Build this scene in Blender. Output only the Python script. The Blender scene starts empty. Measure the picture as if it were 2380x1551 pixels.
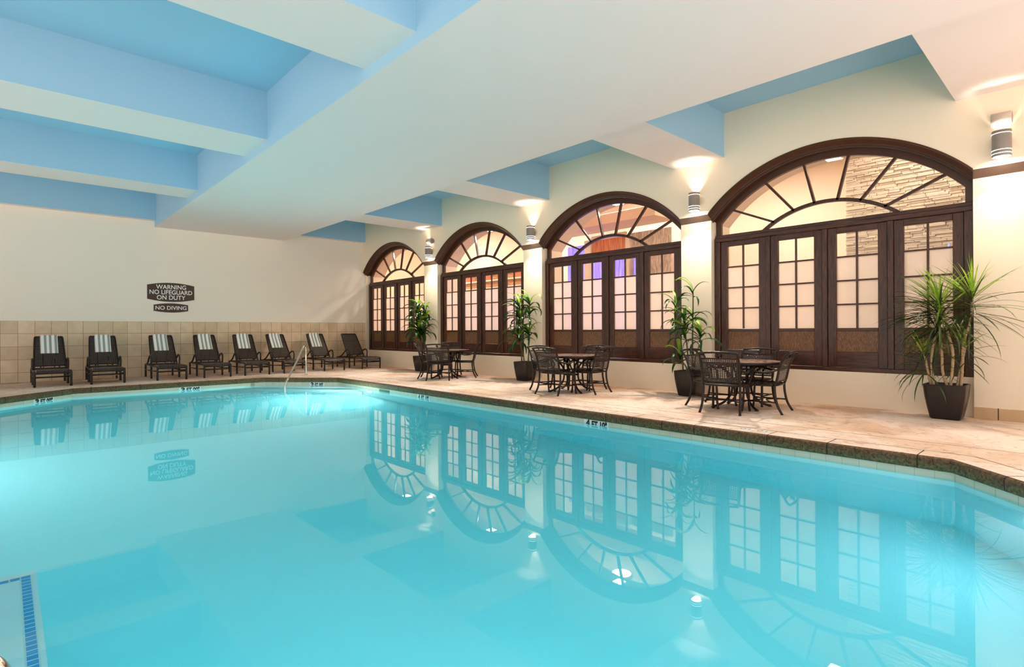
import bpy, math, random
from mathutils import Vector, Matrix
random.seed(7)
sc = bpy.context.scene
COL = sc.collection
PI = math.pi
rad = math.radians

# ------------------------------------------------------------------ mesh builder
class MB:
    def __init__(s): s.v=[]; s.f=[]; s.m=[]; s.sm=[]
    def add(s, vs, fs, mi=0, smooth=False):
        o=len(s.v); s.v += [tuple(v) for v in vs]
        for f in fs:
            s.f.append(tuple(i+o for i in f)); s.m.append(mi); s.sm.append(smooth)
    def box(s, x0,y0,z0,x1,y1,z1, mi=0, mats=None):
        vs=[(x0,y0,z0),(x1,y0,z0),(x1,y1,z0),(x0,y1,z0),(x0,y0,z1),(x1,y0,z1),(x1,y1,z1),(x0,y1,z1)]
        fs=[(0,3,2,1),(4,5,6,7),(0,1,5,4),(1,2,6,5),(2,3,7,6),(3,0,4,7)]  # bottom, top, -y, +x, +y, -x
        for k,f in enumerate(fs): s.add([vs[i] for i in f],[(0,1,2,3)], mats[k] if mats else mi)
    def bbox(s, x0,y0,z0,x1,y1,z1,b=0.006,mi=0):
        # box with chamfered edges
        cx,cy,cz=(x0+x1)/2,(y0+y1)/2,(z0+z1)/2
        hx,hy,hz=(x1-x0)/2,(y1-y0)/2,(z1-z0)/2; b=min(b,hx*.9,hy*.9,hz*.9)
        vs=[];idx={}
        for sx in (-1,1):
            for sy in (-1,1):
                for sz in (-1,1):
                    for ax in range(3):
                        h=[hx,hy,hz]; p=[sx*(h[0]-b),sy*(h[1]-b),sz*(h[2]-b)]
                        sg=(sx,sy,sz); p[ax]=sg[ax]*h[ax]
                        idx[(sx,sy,sz,ax)]=len(vs); vs.append((cx+p[0],cy+p[1],cz+p[2]))
        fs=[]
        for ax in range(3):
            a,c=[i for i in range(3) if i!=ax]
            for sg in (-1,1):
                q=[]
                for (i,j) in ((-1,-1),(1,-1),(1,1),(-1,1)):
                    t=[0,0,0];t[ax]=sg;t[a]=i;t[c]=j;q.append(idx[(t[0],t[1],t[2],ax)])
                if (sg>0)!=(ax!=1): q=q[::-1]
                fs.append(tuple(q))
        for e in range(3):
            a,c=[i for i in range(3) if i!=e]
            for i in (-1,1):
                for j in (-1,1):
                    t0=[0,0,0];t0[a]=i;t0[c]=j;t0[e]=-1;t1=list(t0);t1[e]=1
                    q=(idx[(*t0,a)],idx[(*t1,a)],idx[(*t1,c)],idx[(*t0,c)])
                    fs.append(q)
        for sx in (-1,1):
            for sy in (-1,1):
                for sz in (-1,1): fs.append(tuple(idx[(sx,sy,sz,a)] for a in range(3)))
        s.add(vs,fs,mi)
    def quad(s,a,b,c,d,mi=0): s.add([a,b,c,d],[(0,1,2,3)],mi)
    def tube(s, pts, r, n=8, mi=0, caps=True, flat=1.0, closed=False):
        pts=[Vector(p) for p in pts]; N=len(pts)
        rs=r if isinstance(r,(list,tuple)) else [r]*N
        vs=[];up=None
        for i,p in enumerate(pts):
            if closed: t=(pts[(i+1)%N]-pts[i-1])
            else: t=(pts[min(i+1,N-1)]-pts[max(i-1,0)])
            t.normalize()
            if up is None:
                ref=Vector((0,0,1)) if abs(t.z)<.9 else Vector((1,0,0))
                up=(ref-t*ref.dot(t)).normalized()
            else: up=(up-t*up.dot(t)).normalized()
            sd=t.cross(up)
            for k in range(n):
                a=2*PI*k/n; vs.append(p+up*(math.cos(a)*rs[i]*flat)+sd*(math.sin(a)*rs[i]))
        fs=[]
        for i in range(N if closed else N-1):
            j=(i+1)%N
            for k in range(n): fs.append((i*n+k,i*n+(k+1)%n,j*n+(k+1)%n,j*n+k))
        if caps and not closed:
            fs.append(tuple(range(n))[::-1]); fs.append(tuple((N-1)*n+k for k in range(n)))
        s.add(vs,fs,mi,True)
    def lathe(s, prof, c=(0,0,0), n=24, mi=0, smooth=True, axis='z'):
        vs=[]
        for (r,z) in prof:
            for k in range(n):
                a=2*PI*k/n; p=(r*math.cos(a),r*math.sin(a),z)
                if axis=='y': p=(p[0],p[2],p[1])
                vs.append((c[0]+p[0],c[1]+p[1],c[2]+p[2]))
        fs=[]
        for i in range(len(prof)-1):
            for k in range(n): fs.append((i*n+k,i*n+(k+1)%n,(i+1)*n+(k+1)%n,(i+1)*n+k))
        s.add(vs,fs,mi,smooth)
    def ribbon(s, pts, wid, side, th=0.0, mi=0):
        # flat strip along pts, width direction given per point
        vs=[];fs=[]
        for p,w,d in zip(pts,wid,side):
            p=Vector(p);d=Vector(d)
            vs += [p-d*w/2,p+d*w/2]
        for i in range(len(pts)-1): fs.append((2*i,2*i+1,2*i+3,2*i+2))
        s.add(vs,fs,mi,True)
    def build(s, name, mats, parent=None, loc=None, recalc=False):
        me=bpy.data.meshes.new(name); me.from_pydata(s.v,[],s.f)
        for m in (mats if isinstance(mats,(list,tuple)) else [mats]): me.materials.append(m)
        me.polygons.foreach_set('material_index',s.m); me.polygons.foreach_set('use_smooth',s.sm)
        me.update()
        if recalc:
            import bmesh
            bm=bmesh.new(); bm.from_mesh(me); bmesh.ops.recalc_face_normals(bm,faces=bm.faces); bm.to_mesh(me); bm.free()
        o=bpy.data.objects.new(name,me); COL.objects.link(o)
        if parent: o.parent=parent
        if loc: o.location=loc
        return o

def empty(name, loc=(0,0,0), rz=0):
    o=bpy.data.objects.new(name,None); COL.objects.link(o); o.location=loc; o.rotation_euler=(0,0,rz); o.empty_display_size=.1
    return o
def tag(o,label=None,cat=None,group=None,kind=None):
    if label: o['label']=label
    if cat: o['category']=cat
    if group: o['group']=group
    if kind: o['kind']=kind
    return o
KIDS={}
def kids(o): return [c for c in bpy.data.objects if c.parent==o]
def copy_tree(o,parent=None):
    c=o.copy(); COL.objects.link(c)
    if parent: c.parent=parent
    for k in kids(o): copy_tree(k,c)
    return c
def smooth_path(pts, n=6):
    # Catmull-Rom through pts
    P=[Vector(p) for p in pts]; out=[]
    for i in range(len(P)-1):
        p0=P[max(i-1,0)];p1=P[i];p2=P[i+1];p3=P[min(i+2,len(P)-1)]
        for k in range(n):
            t=k/n
            out.append(.5*((2*p1)+(p2-p0)*t+(2*p0-5*p1+4*p2-p3)*t*t+(3*p1-p0-3*p2+p3)*t**3))
    out.append(P[-1]); return out

# ------------------------------------------------------------------ materials
def new_mat(name):
    m=bpy.data.materials.new(name); m.use_nodes=True
    nt=m.node_tree; nt.nodes.clear(); out=nt.nodes.new('ShaderNodeOutputMaterial')
    return m,nt,out
def N(nt,t,**kw):
    n=nt.nodes.new(t)
    for k,v in kw.items():
        if k in n.inputs: n.inputs[k].default_value=v
        else: setattr(n,k,v)
    return n
def srgb(r,g,b):
    f=lambda c:(c/255/12.92) if c/255<=.04045 else ((c/255+.055)/1.055)**2.4
    return (f(r),f(g),f(b),1)
def pbr(name,col,rough=.6,metal=0,spec=.5,noise=None,bump=None,coat=0):
    """noise=(scale,amount[,detail]) colour mottling; bump=(scale,strength)"""
    m,nt,out=new_mat(name)
    b=N(nt,'ShaderNodeBsdfPrincipled'); b.inputs['Base Color'].default_value=col
    b.inputs['Roughness'].default_value=rough; b.inputs['Metallic'].default_value=metal
    b.inputs['Specular IOR Level'].default_value=spec
    if coat: b.inputs['Coat Weight'].default_value=coat
    nt.links.new(b.outputs[0],out.inputs[0])
    if noise or bump: tc=N(nt,'ShaderNodeTexCoord')
    if noise:
        nz=N(nt,'ShaderNodeTexNoise'); nz.inputs['Scale'].default_value=noise[0]; nz.inputs['Detail'].default_value=5
        nt.links.new(tc.outputs['Object'],nz.inputs['Vector'])
        mx=N(nt,'ShaderNodeMix',data_type='RGBA'); a=noise[1]
        mx.inputs['A'].default_value=(col[0]*(1-a),col[1]*(1-a),col[2]*(1-a),1)
        mx.inputs['B'].default_value=(min(1,col[0]*(1+a)),min(1,col[1]*(1+a)),min(1,col[2]*(1+a)),1)
        nt.links.new(nz.outputs['Fac'],mx.inputs['Factor']); nt.links.new(mx.outputs['Result'],b.inputs['Base Color'])
    if bump:
        nb=N(nt,'ShaderNodeTexNoise'); nb.inputs['Scale'].default_value=bump[0]; nb.inputs['Detail'].default_value=4
        nt.links.new(tc.outputs['Object'],nb.inputs['Vector'])
        bp=N(nt,'ShaderNodeBump'); bp.inputs['Strength'].default_value=bump[1]; bp.inputs['Distance'].default_value=.01
        nt.links.new(nb.outputs['Fac'],bp.inputs['Height']); nt.links.new(bp.outputs['Normal'],b.inputs['Normal'])
    return m
def emis(name,col,st):
    m,nt,out=new_mat(name); e=N(nt,'ShaderNodeEmission'); e.inputs['Color'].default_value=col; e.inputs['Strength'].default_value=st
    nt.links.new(e.outputs[0],out.inputs[0]); return m
def wood_mat(name,c1,c2,axis='z',scale=1.0,rough=.30,contrast=(.35,.7)):
    m,nt,out=new_mat(name)
    b=N(nt,'ShaderNodeBsdfPrincipled'); b.inputs['Roughness'].default_value=rough; nt.links.new(b.outputs[0],out.inputs[0])
    tc=N(nt,'ShaderNodeTexCoord'); mp=N(nt,'ShaderNodeMapping')
    s={'z':(14,14,1.2),'y':(14,1.2,14),'x':(1.2,14,14)}[axis]
    mp.inputs['Scale'].default_value=tuple(q*scale for q in s)
    nt.links.new(tc.outputs['Object'],mp.inputs['Vector'])
    nz=N(nt,'ShaderNodeTexNoise'); nz.inputs['Scale'].default_value=3; nz.inputs['Detail'].default_value=6; nz.inputs['Distortion'].default_value=1.2
    nt.links.new(mp.outputs[0],nz.inputs['Vector'])
    r=N(nt,'ShaderNodeValToRGB'); r.color_ramp.elements[0].position=contrast[0]; r.color_ramp.elements[0].color=c1
    r.color_ramp.elements[1].position=contrast[1]; r.color_ramp.elements[1].color=c2
    nt.links.new(nz.outputs['Fac'],r.inputs[0]); nt.links.new(r.outputs[0],b.inputs['Base Color'])
    return m

M={}
M['cream']=pbr('cream plaster',srgb(244,226,200),.75,noise=(.7,.03),bump=(60,.05))
M['cream2']=pbr('cream plaster back wall',srgb(250,238,222),.75,noise=(.5,.02),bump=(60,.04))
M['beam']=pbr('ceiling paint cream',srgb(240,226,221),.8,noise=(.6,.02),bump=(40,.08))
M['blue']=pbr('ceiling paint pale blue',srgb(160,200,224),.8,noise=(.5,.03))
M['wood']=wood_mat('dark stained oak',srgb(38,16,9),srgb(92,47,25),'z')
M['woodh']=wood_mat('dark stained oak horizontal',srgb(38,16,9),srgb(92,47,25),'y')
M['panel']=wood_mat('oak veneer panel',srgb(56,32,18),srgb(150,102,62),'z',5.5,.42,(.38,.62))
M['archwood']=pbr('dark stained arch moulding',srgb(70,40,25),.36,noise=(8,.25))
M['trim']=pbr('pier soffit paint brown',srgb(120,92,76),.6,noise=(8,.1))
M['chrome']=pbr('polished stainless steel',(.82,.82,.80,1),.12,1)
M['alu']=pbr('dark brown cast aluminium',srgb(46,34,31),.30,.5,noise=(30,.2))
M['wicker']=pbr('dark brown wicker strand',srgb(64,48,43),.34,.1,noise=(40,.3))
M['lframe']=pbr('espresso lounger frame',srgb(28,20,18),.35,.2,noise=(30,.2))
M['lwick']=pbr('espresso wicker strand',srgb(46,32,27),.36,0,noise=(40,.35))
M['pot']=pbr('dark brown planter resin',srgb(24,14,12),.30,noise=(3,.12))
M['soil']=pbr('potting soil',srgb(58,40,28),.95,noise=(30,.4),bump=(60,.6))
M['cane']=pbr('pale ringed cane bark',srgb(190,160,122),.8,noise=(60,.45),bump=(80,.5))
M['cane2']=pbr('green brown cane',srgb(92,82,52),.7,noise=(40,.3))
M['steel']=pbr('sconce grey metal',srgb(150,141,134),.5,.2)
M['fit']=pbr('beige fitting plastic',srgb(205,185,170),.5)
M['signb']=pbr('brown sign face',srgb(70,43,31),.5,noise=(3,.05))
M['white']=pbr('white paint',srgb(245,240,232),.6)
M['black']=pbr('black tile glaze',srgb(16,16,18),.4)
M['wtile']=pbr('white marker tile',srgb(240,238,230),.35)
M['lcream']=pbr('lobby cream paint',srgb(246,228,204),.7)
M['lpink']=pbr('lobby peach paint',srgb(236,208,186),.7)
M['stone']=pbr('stacked ledger stone',srgb(248,234,214),.8,noise=(9,.10),bump=(30,.5))
M['skim']=pbr('skimmer door green',srgb(70,92,72),.5)
M['cable']=pbr('white cable',srgb(228,205,170),.5)

def leaf_mat(name,c1,c2,edge=None):
    m,nt,out=new_mat(name)
    b=N(nt,'ShaderNodeBsdfPrincipled'); b.inputs['Roughness'].default_value=.32
    tc=N(nt,'ShaderNodeTexCoord'); nz=N(nt,'ShaderNodeTexNoise'); nz.inputs['Scale'].default_value=3.5; nz.inputs['Detail'].default_value=3
    nt.links.new(tc.outputs['Object'],nz.inputs['Vector'])
    mx=N(nt,'ShaderNodeMix',data_type='RGBA'); mx.inputs['A'].default_value=c1; mx.inputs['B'].default_value=c2
    mr=N(nt,'ShaderNodeMapRange'); mr.inputs[1].default_value=.35; mr.inputs[2].default_value=.65
    nt.links.new(nz.outputs['Fac'],mr.inputs[0]); nt.links.new(mr.outputs[0],mx.inputs['Factor'])
    nt.links.new(mx.outputs['Result'],b.inputs['Base Color'])
    tr=N(nt,'ShaderNodeBsdfTranslucent'); nt.links.new(mx.outputs['Result'],tr.inputs['Color'])
    ms=N(nt,'ShaderNodeMixShader'); ms.inputs[0].default_value=.22
    nt.links.new(b.outputs[0],ms.inputs[1]); nt.links.new(tr.outputs[0],ms.inputs[2]); nt.links.new(ms.outputs[0],out.inputs[0])
    return m
M['leafA']=leaf_mat('corn plant leaf',srgb(12,40,14),srgb(44,96,30))
M['leafY']=leaf_mat('young yellow green leaf',srgb(76,128,26),srgb(170,200,62))
M['leafB']=leaf_mat('narrow dracaena leaf',srgb(18,40,18),srgb(84,104,44))

# wainscot tile
def tile_mat(name,c1,c2,mortar,w,h,ms,axes='xz',off=(0,0),rough=.4,cnoise=.12):
    m,nt,out=new_mat(name)
    b=N(nt,'ShaderNodeBsdfPrincipled'); b.inputs['Roughness'].default_value=rough; nt.links.new(b.outputs[0],out.inputs[0])
    tc=N(nt,'ShaderNodeTexCoord'); sp=N(nt,'ShaderNodeSeparateXYZ'); nt.links.new(tc.outputs['Object'],sp.inputs[0])
    cb=N(nt,'ShaderNodeCombineXYZ')
    for k,a in enumerate(axes):
        ad=N(nt,'ShaderNodeMath',operation='ADD'); ad.inputs[1].default_value=off[k]
        nt.links.new(sp.outputs['XYZ'.index(a.upper())],ad.inputs[0]); nt.links.new(ad.outputs[0],cb.inputs[k])
    br=N(nt,'ShaderNodeTexBrick'); br.offset=0; br.squash=1
    br.inputs['Scale'].default_value=1; br.inputs['Brick Width'].default_value=w; br.inputs['Row Height'].default_value=h
    br.inputs['Mortar Size'].default_value=ms; br.inputs['Mortar Smooth'].default_value=0; br.inputs['Bias'].default_value=0
    br.inputs['Color1'].default_value=c1; br.inputs['Color2'].default_value=c2; br.inputs['Mortar'].default_value=mortar
    nt.links.new(cb.outputs[0],br.inputs['Vector'])
    nz=N(nt,'ShaderNodeTexNoise'); nz.inputs['Scale'].default_value=5; nz.inputs['Detail'].default_value=5
    nt.links.new(tc.outputs['Object'],nz.inputs['Vector'])
    mr=N(nt,'ShaderNodeMapRange'); mr.inputs[1].default_value=.3; mr.inputs[2].default_value=.7; mr.inputs[3].default_value=1-cnoise; mr.inputs[4].default_value=1+cnoise*.4
    nt.links.new(nz.outputs['Fac'],mr.inputs[0])
    mx=N(nt,'ShaderNodeMix',data_type='RGBA',blend_type='MULTIPLY'); mx.inputs['Factor'].default_value=1
    nt.links.new(br.outputs['Color'],mx.inputs['A']); nt.links.new(mr.outputs[0],mx.inputs['B']); nt.links.new(mx.outputs['Result'],b.inputs['Base Color'])
    return m
M['tile']=tile_mat('beige wall tile',srgb(236,210,176),srgb(216,188,152),srgb(140,112,82),.315,.315,.004,'xz',(.044,.076))
M['btile']=tile_mat('baseboard tile',srgb(205,172,132),srgb(198,166,126),srgb(60,45,35),.42,1.0,.006,'yz',(.745,.5))
M['wltile']=tile_mat('waterline tile',srgb(222,210,186),srgb(216,204,180),srgb(176,164,140),.155,1.0,.002,'yz',(.0,.5),.25,.05)

def deck_mat():
    m,nt,out=new_mat('stamped peach concrete')
    b=N(nt,'ShaderNodeBsdfPrincipled'); b.inputs['Roughness'].default_value=.55; nt.links.new(b.outputs[0],out.inputs[0])
    tc=N(nt,'ShaderNodeTexCoord')
    n1=N(nt,'ShaderNodeTexNoise'); n1.inputs['Scale'].default_value=.9; n1.inputs['Detail'].default_value=8; n1.inputs['Roughness'].default_value=.62; n1.inputs['Distortion'].default_value=.6
    nt.links.new(tc.outputs['Object'],n1.inputs['Vector'])
    r=N(nt,'ShaderNodeValToRGB'); cr=r.color_ramp
    cr.elements[0].position=.3; cr.elements[0].color=srgb(210,174,148)
    cr.elements[1].position=.75; cr.elements[1].color=srgb(252,236,224)
    e=cr.elements.new(.5); e.color=srgb(242,215,196)
    nt.links.new(n1.outputs['Fac'],r.inputs[0])
    # scratched flecks, stretched along the pool edge
    mp=N(nt,'ShaderNodeMapping'); mp.inputs['Scale'].default_value=(4.5,2.6,1); mp.inputs['Rotation'].default_value=(0,0,.5)
    nt.links.new(tc.outputs['Object'],mp.inputs['Vector'])
    n2=N(nt,'ShaderNodeTexNoise'); n2.inputs['Scale'].default_value=2.2; n2.inputs['Detail'].default_value=10; n2.inputs['Roughness'].default_value=.72; n2.inputs['Distortion'].default_value=1.5
    nt.links.new(mp.outputs[0],n2.inputs['Vector'])
    r2=N(nt,'ShaderNodeValToRGB'); r2.color_ramp.elements[0].position=.54; r2.color_ramp.elements[0].color=(1,1,1,1)
    r2.color_ramp.elements[1].position=.635; r2.color_ramp.elements[1].color=(.47,.35,.28,1)
    nt.links.new(n2.outputs['Fac'],r2.inputs[0])
    mx=N(nt,'ShaderNodeMix',data_type='RGBA',blend_type='MULTIPLY'); mx.inputs['Factor'].default_value=.8
    nt.links.new(r.outputs[0],mx.inputs['A']); nt.links.new(r2.outputs[0],mx.inputs['B'])
    # damp brown stain patches
    n3=N(nt,'ShaderNodeTexNoise'); n3.inputs['Scale'].default_value=.55; n3.inputs['Detail'].default_value=2; n3.inputs['Distortion'].default_value=.3
    mp3=N(nt,'ShaderNodeMapping'); mp3.inputs['Location'].default_value=(3.1,1.7,0); nt.links.new(tc.outputs['Object'],mp3.inputs['Vector']); nt.links.new(mp3.outputs[0],n3.inputs['Vector'])
    r3=N(nt,'ShaderNodeValToRGB'); r3.color_ramp.elements[0].position=.55; r3.color_ramp.elements[0].color=(1,1,1,1)
    r3.color_ramp.elements[1].position=.575; r3.color_ramp.elements[1].color=(.82,.72,.60,1)
    nt.links.new(n3.outputs['Fac'],r3.inputs[0])
    mx3=N(nt,'ShaderNodeMix',data_type='RGBA',blend_type='MULTIPLY'); mx3.inputs['Factor'].default_value=.8
    nt.links.new(mx.outputs['Result'],mx3.inputs['A']); nt.links.new(r3.outputs[0],mx3.inputs['B'])
    # control joint running along the pool, x = 7.17, and stamped joints across
    sp=N(nt,'ShaderNodeSeparateXYZ'); nt.links.new(tc.outputs['Object'],sp.inputs[0])
    wob=N(nt,'ShaderNodeMath',operation='MULTIPLY_ADD'); wob.inputs[1].default_value=.03; nt.links.new(n2.outputs['Fac'],wob.inputs[0]); nt.links.new(sp.outputs['X'],wob.inputs[2])
    d=N(nt,'ShaderNodeMath',operation='SUBTRACT'); d.inputs[1].default_value=7.185; nt.links.new(wob.outputs[0],d.inputs[0])
    ab=N(nt,'ShaderNodeMath',operation='ABSOLUTE'); nt.links.new(d.outputs[0],ab.inputs[0])
    lt=N(nt,'ShaderNodeMath',operation='LESS_THAN'); lt.inputs[1].default_value=.009; nt.links.new(ab.outputs[0],lt.inputs[0])
    mx4=N(nt,'ShaderNodeMix',data_type='RGBA'); mx4.inputs['B'].default_value=srgb(96,72,54)
    nt.links.new(lt.outputs[0],mx4.inputs['Factor']); nt.links.new(mx3.outputs['Result'],mx4.inputs['A'])
    # darker brown strip along the right wall and left part of far wall
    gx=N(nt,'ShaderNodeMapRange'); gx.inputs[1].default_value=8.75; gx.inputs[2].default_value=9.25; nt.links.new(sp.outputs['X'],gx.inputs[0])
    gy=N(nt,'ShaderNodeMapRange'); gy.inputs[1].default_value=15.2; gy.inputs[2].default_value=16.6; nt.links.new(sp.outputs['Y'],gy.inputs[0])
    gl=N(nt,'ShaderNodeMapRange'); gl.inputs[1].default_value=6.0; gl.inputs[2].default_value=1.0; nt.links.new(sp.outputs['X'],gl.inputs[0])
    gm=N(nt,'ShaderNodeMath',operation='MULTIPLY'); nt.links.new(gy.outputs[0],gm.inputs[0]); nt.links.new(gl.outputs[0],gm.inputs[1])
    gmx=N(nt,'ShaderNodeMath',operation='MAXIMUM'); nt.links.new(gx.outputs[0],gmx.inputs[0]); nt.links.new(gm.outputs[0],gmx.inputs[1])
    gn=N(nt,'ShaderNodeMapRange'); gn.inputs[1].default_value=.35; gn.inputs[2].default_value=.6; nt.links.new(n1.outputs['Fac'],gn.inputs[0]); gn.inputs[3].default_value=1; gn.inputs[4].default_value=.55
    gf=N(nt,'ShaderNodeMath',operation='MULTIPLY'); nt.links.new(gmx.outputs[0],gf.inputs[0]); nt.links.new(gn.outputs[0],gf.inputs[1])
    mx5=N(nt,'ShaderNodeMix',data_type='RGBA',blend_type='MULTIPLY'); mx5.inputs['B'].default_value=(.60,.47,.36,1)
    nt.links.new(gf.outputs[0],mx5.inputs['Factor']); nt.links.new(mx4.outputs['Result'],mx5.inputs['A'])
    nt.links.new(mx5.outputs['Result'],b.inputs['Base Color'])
    bp=N(nt,'ShaderNodeBump'); bp.inputs['Strength'].default_value=.35; bp.inputs['Distance'].default_value=.01
    nt.links.new(n2.outputs['Fac'],bp.inputs['Height']); nt.links.new(bp.outputs[0],b.inputs['Normal'])
    return m
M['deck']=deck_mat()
def coping_mats():
    m,nt,out=new_mat('coping stone face')
    b=N(nt,'ShaderNodeBsdfPrincipled'); b.inputs['Roughness'].default_value=.7; nt.links.new(b.outputs[0],out.inputs[0])
    tc=N(nt,'ShaderNodeTexCoord')
    n1=N(nt,'ShaderNodeTexNoise'); n1.inputs['Scale'].default_value=38; n1.inputs['Detail'].default_value=8; n1.inputs['Roughness'].default_value=.7
    nt.links.new(tc.outputs['Object'],n1.inputs['Vector'])
    r=N(nt,'ShaderNodeValToRGB'); r.color_ramp.elements[0].position=.35; r.color_ramp.elements[0].color=srgb(40,26,14)
    r.color_ramp.elements[1].position=.72; r.color_ramp.elements[1].color=srgb(152,106,62)
    nt.links.new(n1.outputs['Fac'],r.inputs[0])
    r2=N(nt,'ShaderNodeValToRGB'); r2.color_ramp.elements[0].position=.35; r2.color_ramp.elements[0].color=srgb(38,34,18)
    r2.color_ramp.elements[1].position=.72; r2.color_ramp.elements[1].color=srgb(140,128,78)
    nt.links.new(n1.outputs['Fac'],r2.inputs[0])
    sp=N(nt,'ShaderNodeSeparateXYZ'); nt.links.new(tc.outputs['Object'],sp.inputs[0])
    n2=N(nt,'ShaderNodeTexNoise'); n2.inputs['Scale'].default_value=7; nt.links.new(tc.outputs['Object'],n2.inputs['Vector'])
    ma=N(nt,'ShaderNodeMath',operation='MULTIPLY_ADD'); ma.inputs[1].default_value=.08; nt.links.new(n2.outputs['Fac'],ma.inputs[0]); nt.links.new(sp.outputs['Z'],ma.inputs[2])
    mr=N(nt,'ShaderNodeMapRange'); mr.inputs[1].default_value=.0; mr.inputs[2].default_value=-.06; nt.links.new(ma.outputs[0],mr.inputs[0])
    mx=N(nt,'ShaderNodeMix',data_type='RGBA'); nt.links.new(mr.outputs[0],mx.inputs['Factor']); nt.links.new(r.outputs[0],mx.inputs['A']); nt.links.new(r2.outputs[0],mx.inputs['B'])
    nt.links.new(mx.outputs['Result'],b.inputs['Base Color'])
    bp=N(nt,'ShaderNodeBump'); bp.inputs['Strength'].default_value=.8; bp.inputs['Distance'].default_value=.02
    nt.links.new(n1.outputs['Fac'],bp.inputs['Height']); nt.links.new(bp.outputs[0],b.inputs['Normal'])
    return m
M['cope']=coping_mats()
M['joint']=pbr('coping joint',srgb(48,36,26),.9)
M['plaster']=pbr('white pool plaster',srgb(236,244,244),.7,noise=(1.5,.03))
M['btrim']=tile_mat('blue pool trim tile',srgb(0,150,214),srgb(0,158,222),srgb(225,235,235),.052,.052,.004,'xy',(-.077,-4.688),.3,.08)

def two_sided_fresnel(nt,ior=1.45):
    ge=N(nt,'ShaderNodeNewGeometry'); mr=N(nt,'ShaderNodeMapRange'); mr.inputs[3].default_value=ior; mr.inputs[4].default_value=1/ior
    nt.links.new(ge.outputs['Backfacing'],mr.inputs[0]); fr=N(nt,'ShaderNodeFresnel'); nt.links.new(mr.outputs[0],fr.inputs['IOR']); return fr
def thin_glass(name,refl=.9):
    m,nt,out=new_mat(name)
    t=N(nt,'ShaderNodeBsdfTransparent'); t.inputs['Color'].default_value=(.97,.98,.97,1)
    g=N(nt,'ShaderNodeBsdfGlossy'); g.inputs['Roughness'].default_value=0.0
    fr=two_sided_fresnel(nt)
    ms=N(nt,'ShaderNodeMixShader'); nt.links.new(fr.outputs[0],ms.inputs[0]); nt.links.new(t.outputs[0],ms.inputs[1]); nt.links.new(g.outputs[0],ms.inputs[2])
    nt.links.new(ms.outputs[0],out.inputs[0]); return m
M['glass']=thin_glass('clear window glass')
def frosted():
    m,nt,out=new_mat('frosted window film')
    d=N(nt,'ShaderNodeBsdfTranslucent'); d.inputs['Color'].default_value=(.95,.87,.77,1)
    df=N(nt,'ShaderNodeBsdfDiffuse'); df.inputs['Color'].default_value=(.88,.80,.72,1)
    m1=N(nt,'ShaderNodeMixShader'); m1.inputs[0].default_value=.35; nt.links.new(d.outputs[0],m1.inputs[1]); nt.links.new(df.outputs[0],m1.inputs[2])
    t=N(nt,'ShaderNodeBsdfTransparent'); m2=N(nt,'ShaderNodeMixShader'); m2.inputs[0].default_value=.10
    nt.links.new(m1.outputs[0],m2.inputs[1]); nt.links.new(t.outputs[0],m2.inputs[2])
    g=N(nt,'ShaderNodeBsdfGlossy'); g.inputs['Roughness'].default_value=.05; fr=two_sided_fresnel(nt)
    m3=N(nt,'ShaderNodeMixShader'); nt.links.new(fr.outputs[0],m3.inputs[0]); nt.links.new(m2.outputs[0],m3.inputs[1]); nt.links.new(g.outputs[0],m3.inputs[2])
    nt.links.new(m3.outputs[0],out.inputs[0]); return m
M['frost']=frosted()
def water_mat():
    m,nt,out=new_mat('pool water')
    g=N(nt,'ShaderNodeBsdfGlass'); g.inputs['IOR'].default_value=1.333; g.inputs['Roughness'].default_value=0; g.inputs['Color'].default_value=(1,1,1,1)
    nt.links.new(g.outputs[0],out.inputs['Surface'])
    a=N(nt,'ShaderNodeVolumeAbsorption'); a.inputs['Color'].default_value=(.0,.87,.93,1); a.inputs['Density'].default_value=.38
    v=N(nt,'ShaderNodeVolumeScatter'); v.inputs['Color'].default_value=(.55,.95,1,1); v.inputs['Density'].default_value=.035; v.inputs['Anisotropy'].default_value=.3
    ad=N(nt,'ShaderNodeAddShader'); nt.links.new(a.outputs[0],ad.inputs[0]); nt.links.new(v.outputs[0],ad.inputs[1]); nt.links.new(ad.outputs[0],out.inputs['Volume'])
    return m
M['water']=water_mat()
def towel_mat():
    m,nt,out=new_mat('striped terry towel')
    b=N(nt,'ShaderNodeBsdfPrincipled'); b.inputs['Roughness'].default_value=.9; nt.links.new(b.outputs[0],out.inputs[0])
    tc=N(nt,'ShaderNodeTexCoord'); sp=N(nt,'ShaderNodeSeparateXYZ'); nt.links.new(tc.outputs['Object'],sp.inputs[0])
    mr=N(nt,'ShaderNodeMapRange'); mr.inputs[1].default_value=-.17; mr.inputs[2].default_value=.17; nt.links.new(sp.outputs['X'],mr.inputs[0])
    r=N(nt,'ShaderNodeValToRGB'); cr=r.color_ramp; cr.interpolation='CONSTANT'
    W=srgb(246,242,236);G=srgb(150,160,152)
    cr.elements[0].position=0;cr.elements[0].color=srgb(205,200,190); cr.elements[1].position=.07;cr.elements[1].color=W
    for p,c in ((.22,G),(.36,W),(.50,G),(.64,W),(.80,G),(.94,W)):
        e=cr.elements.new(p); e.color=c
    nt.links.new(mr.outputs[0],r.inputs[0])
    nt.links.new(r.outputs[0],b.inputs['Base Color'])
    nb=N(nt,'ShaderNodeTexNoise'); nb.inputs['Scale'].default_value=300; nt.links.new(tc.outputs['Object'],nb.inputs['Vector'])
    bp=N(nt,'ShaderNodeBump'); bp.inputs['Strength'].default_value=.4; bp.inputs['Distance'].default_value=.004; nt.links.new(nb.outputs['Fac'],bp.inputs['Height']); nt.links.new(bp.outputs[0],b.inputs['Normal'])
    return m
M['towel']=towel_mat()
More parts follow.
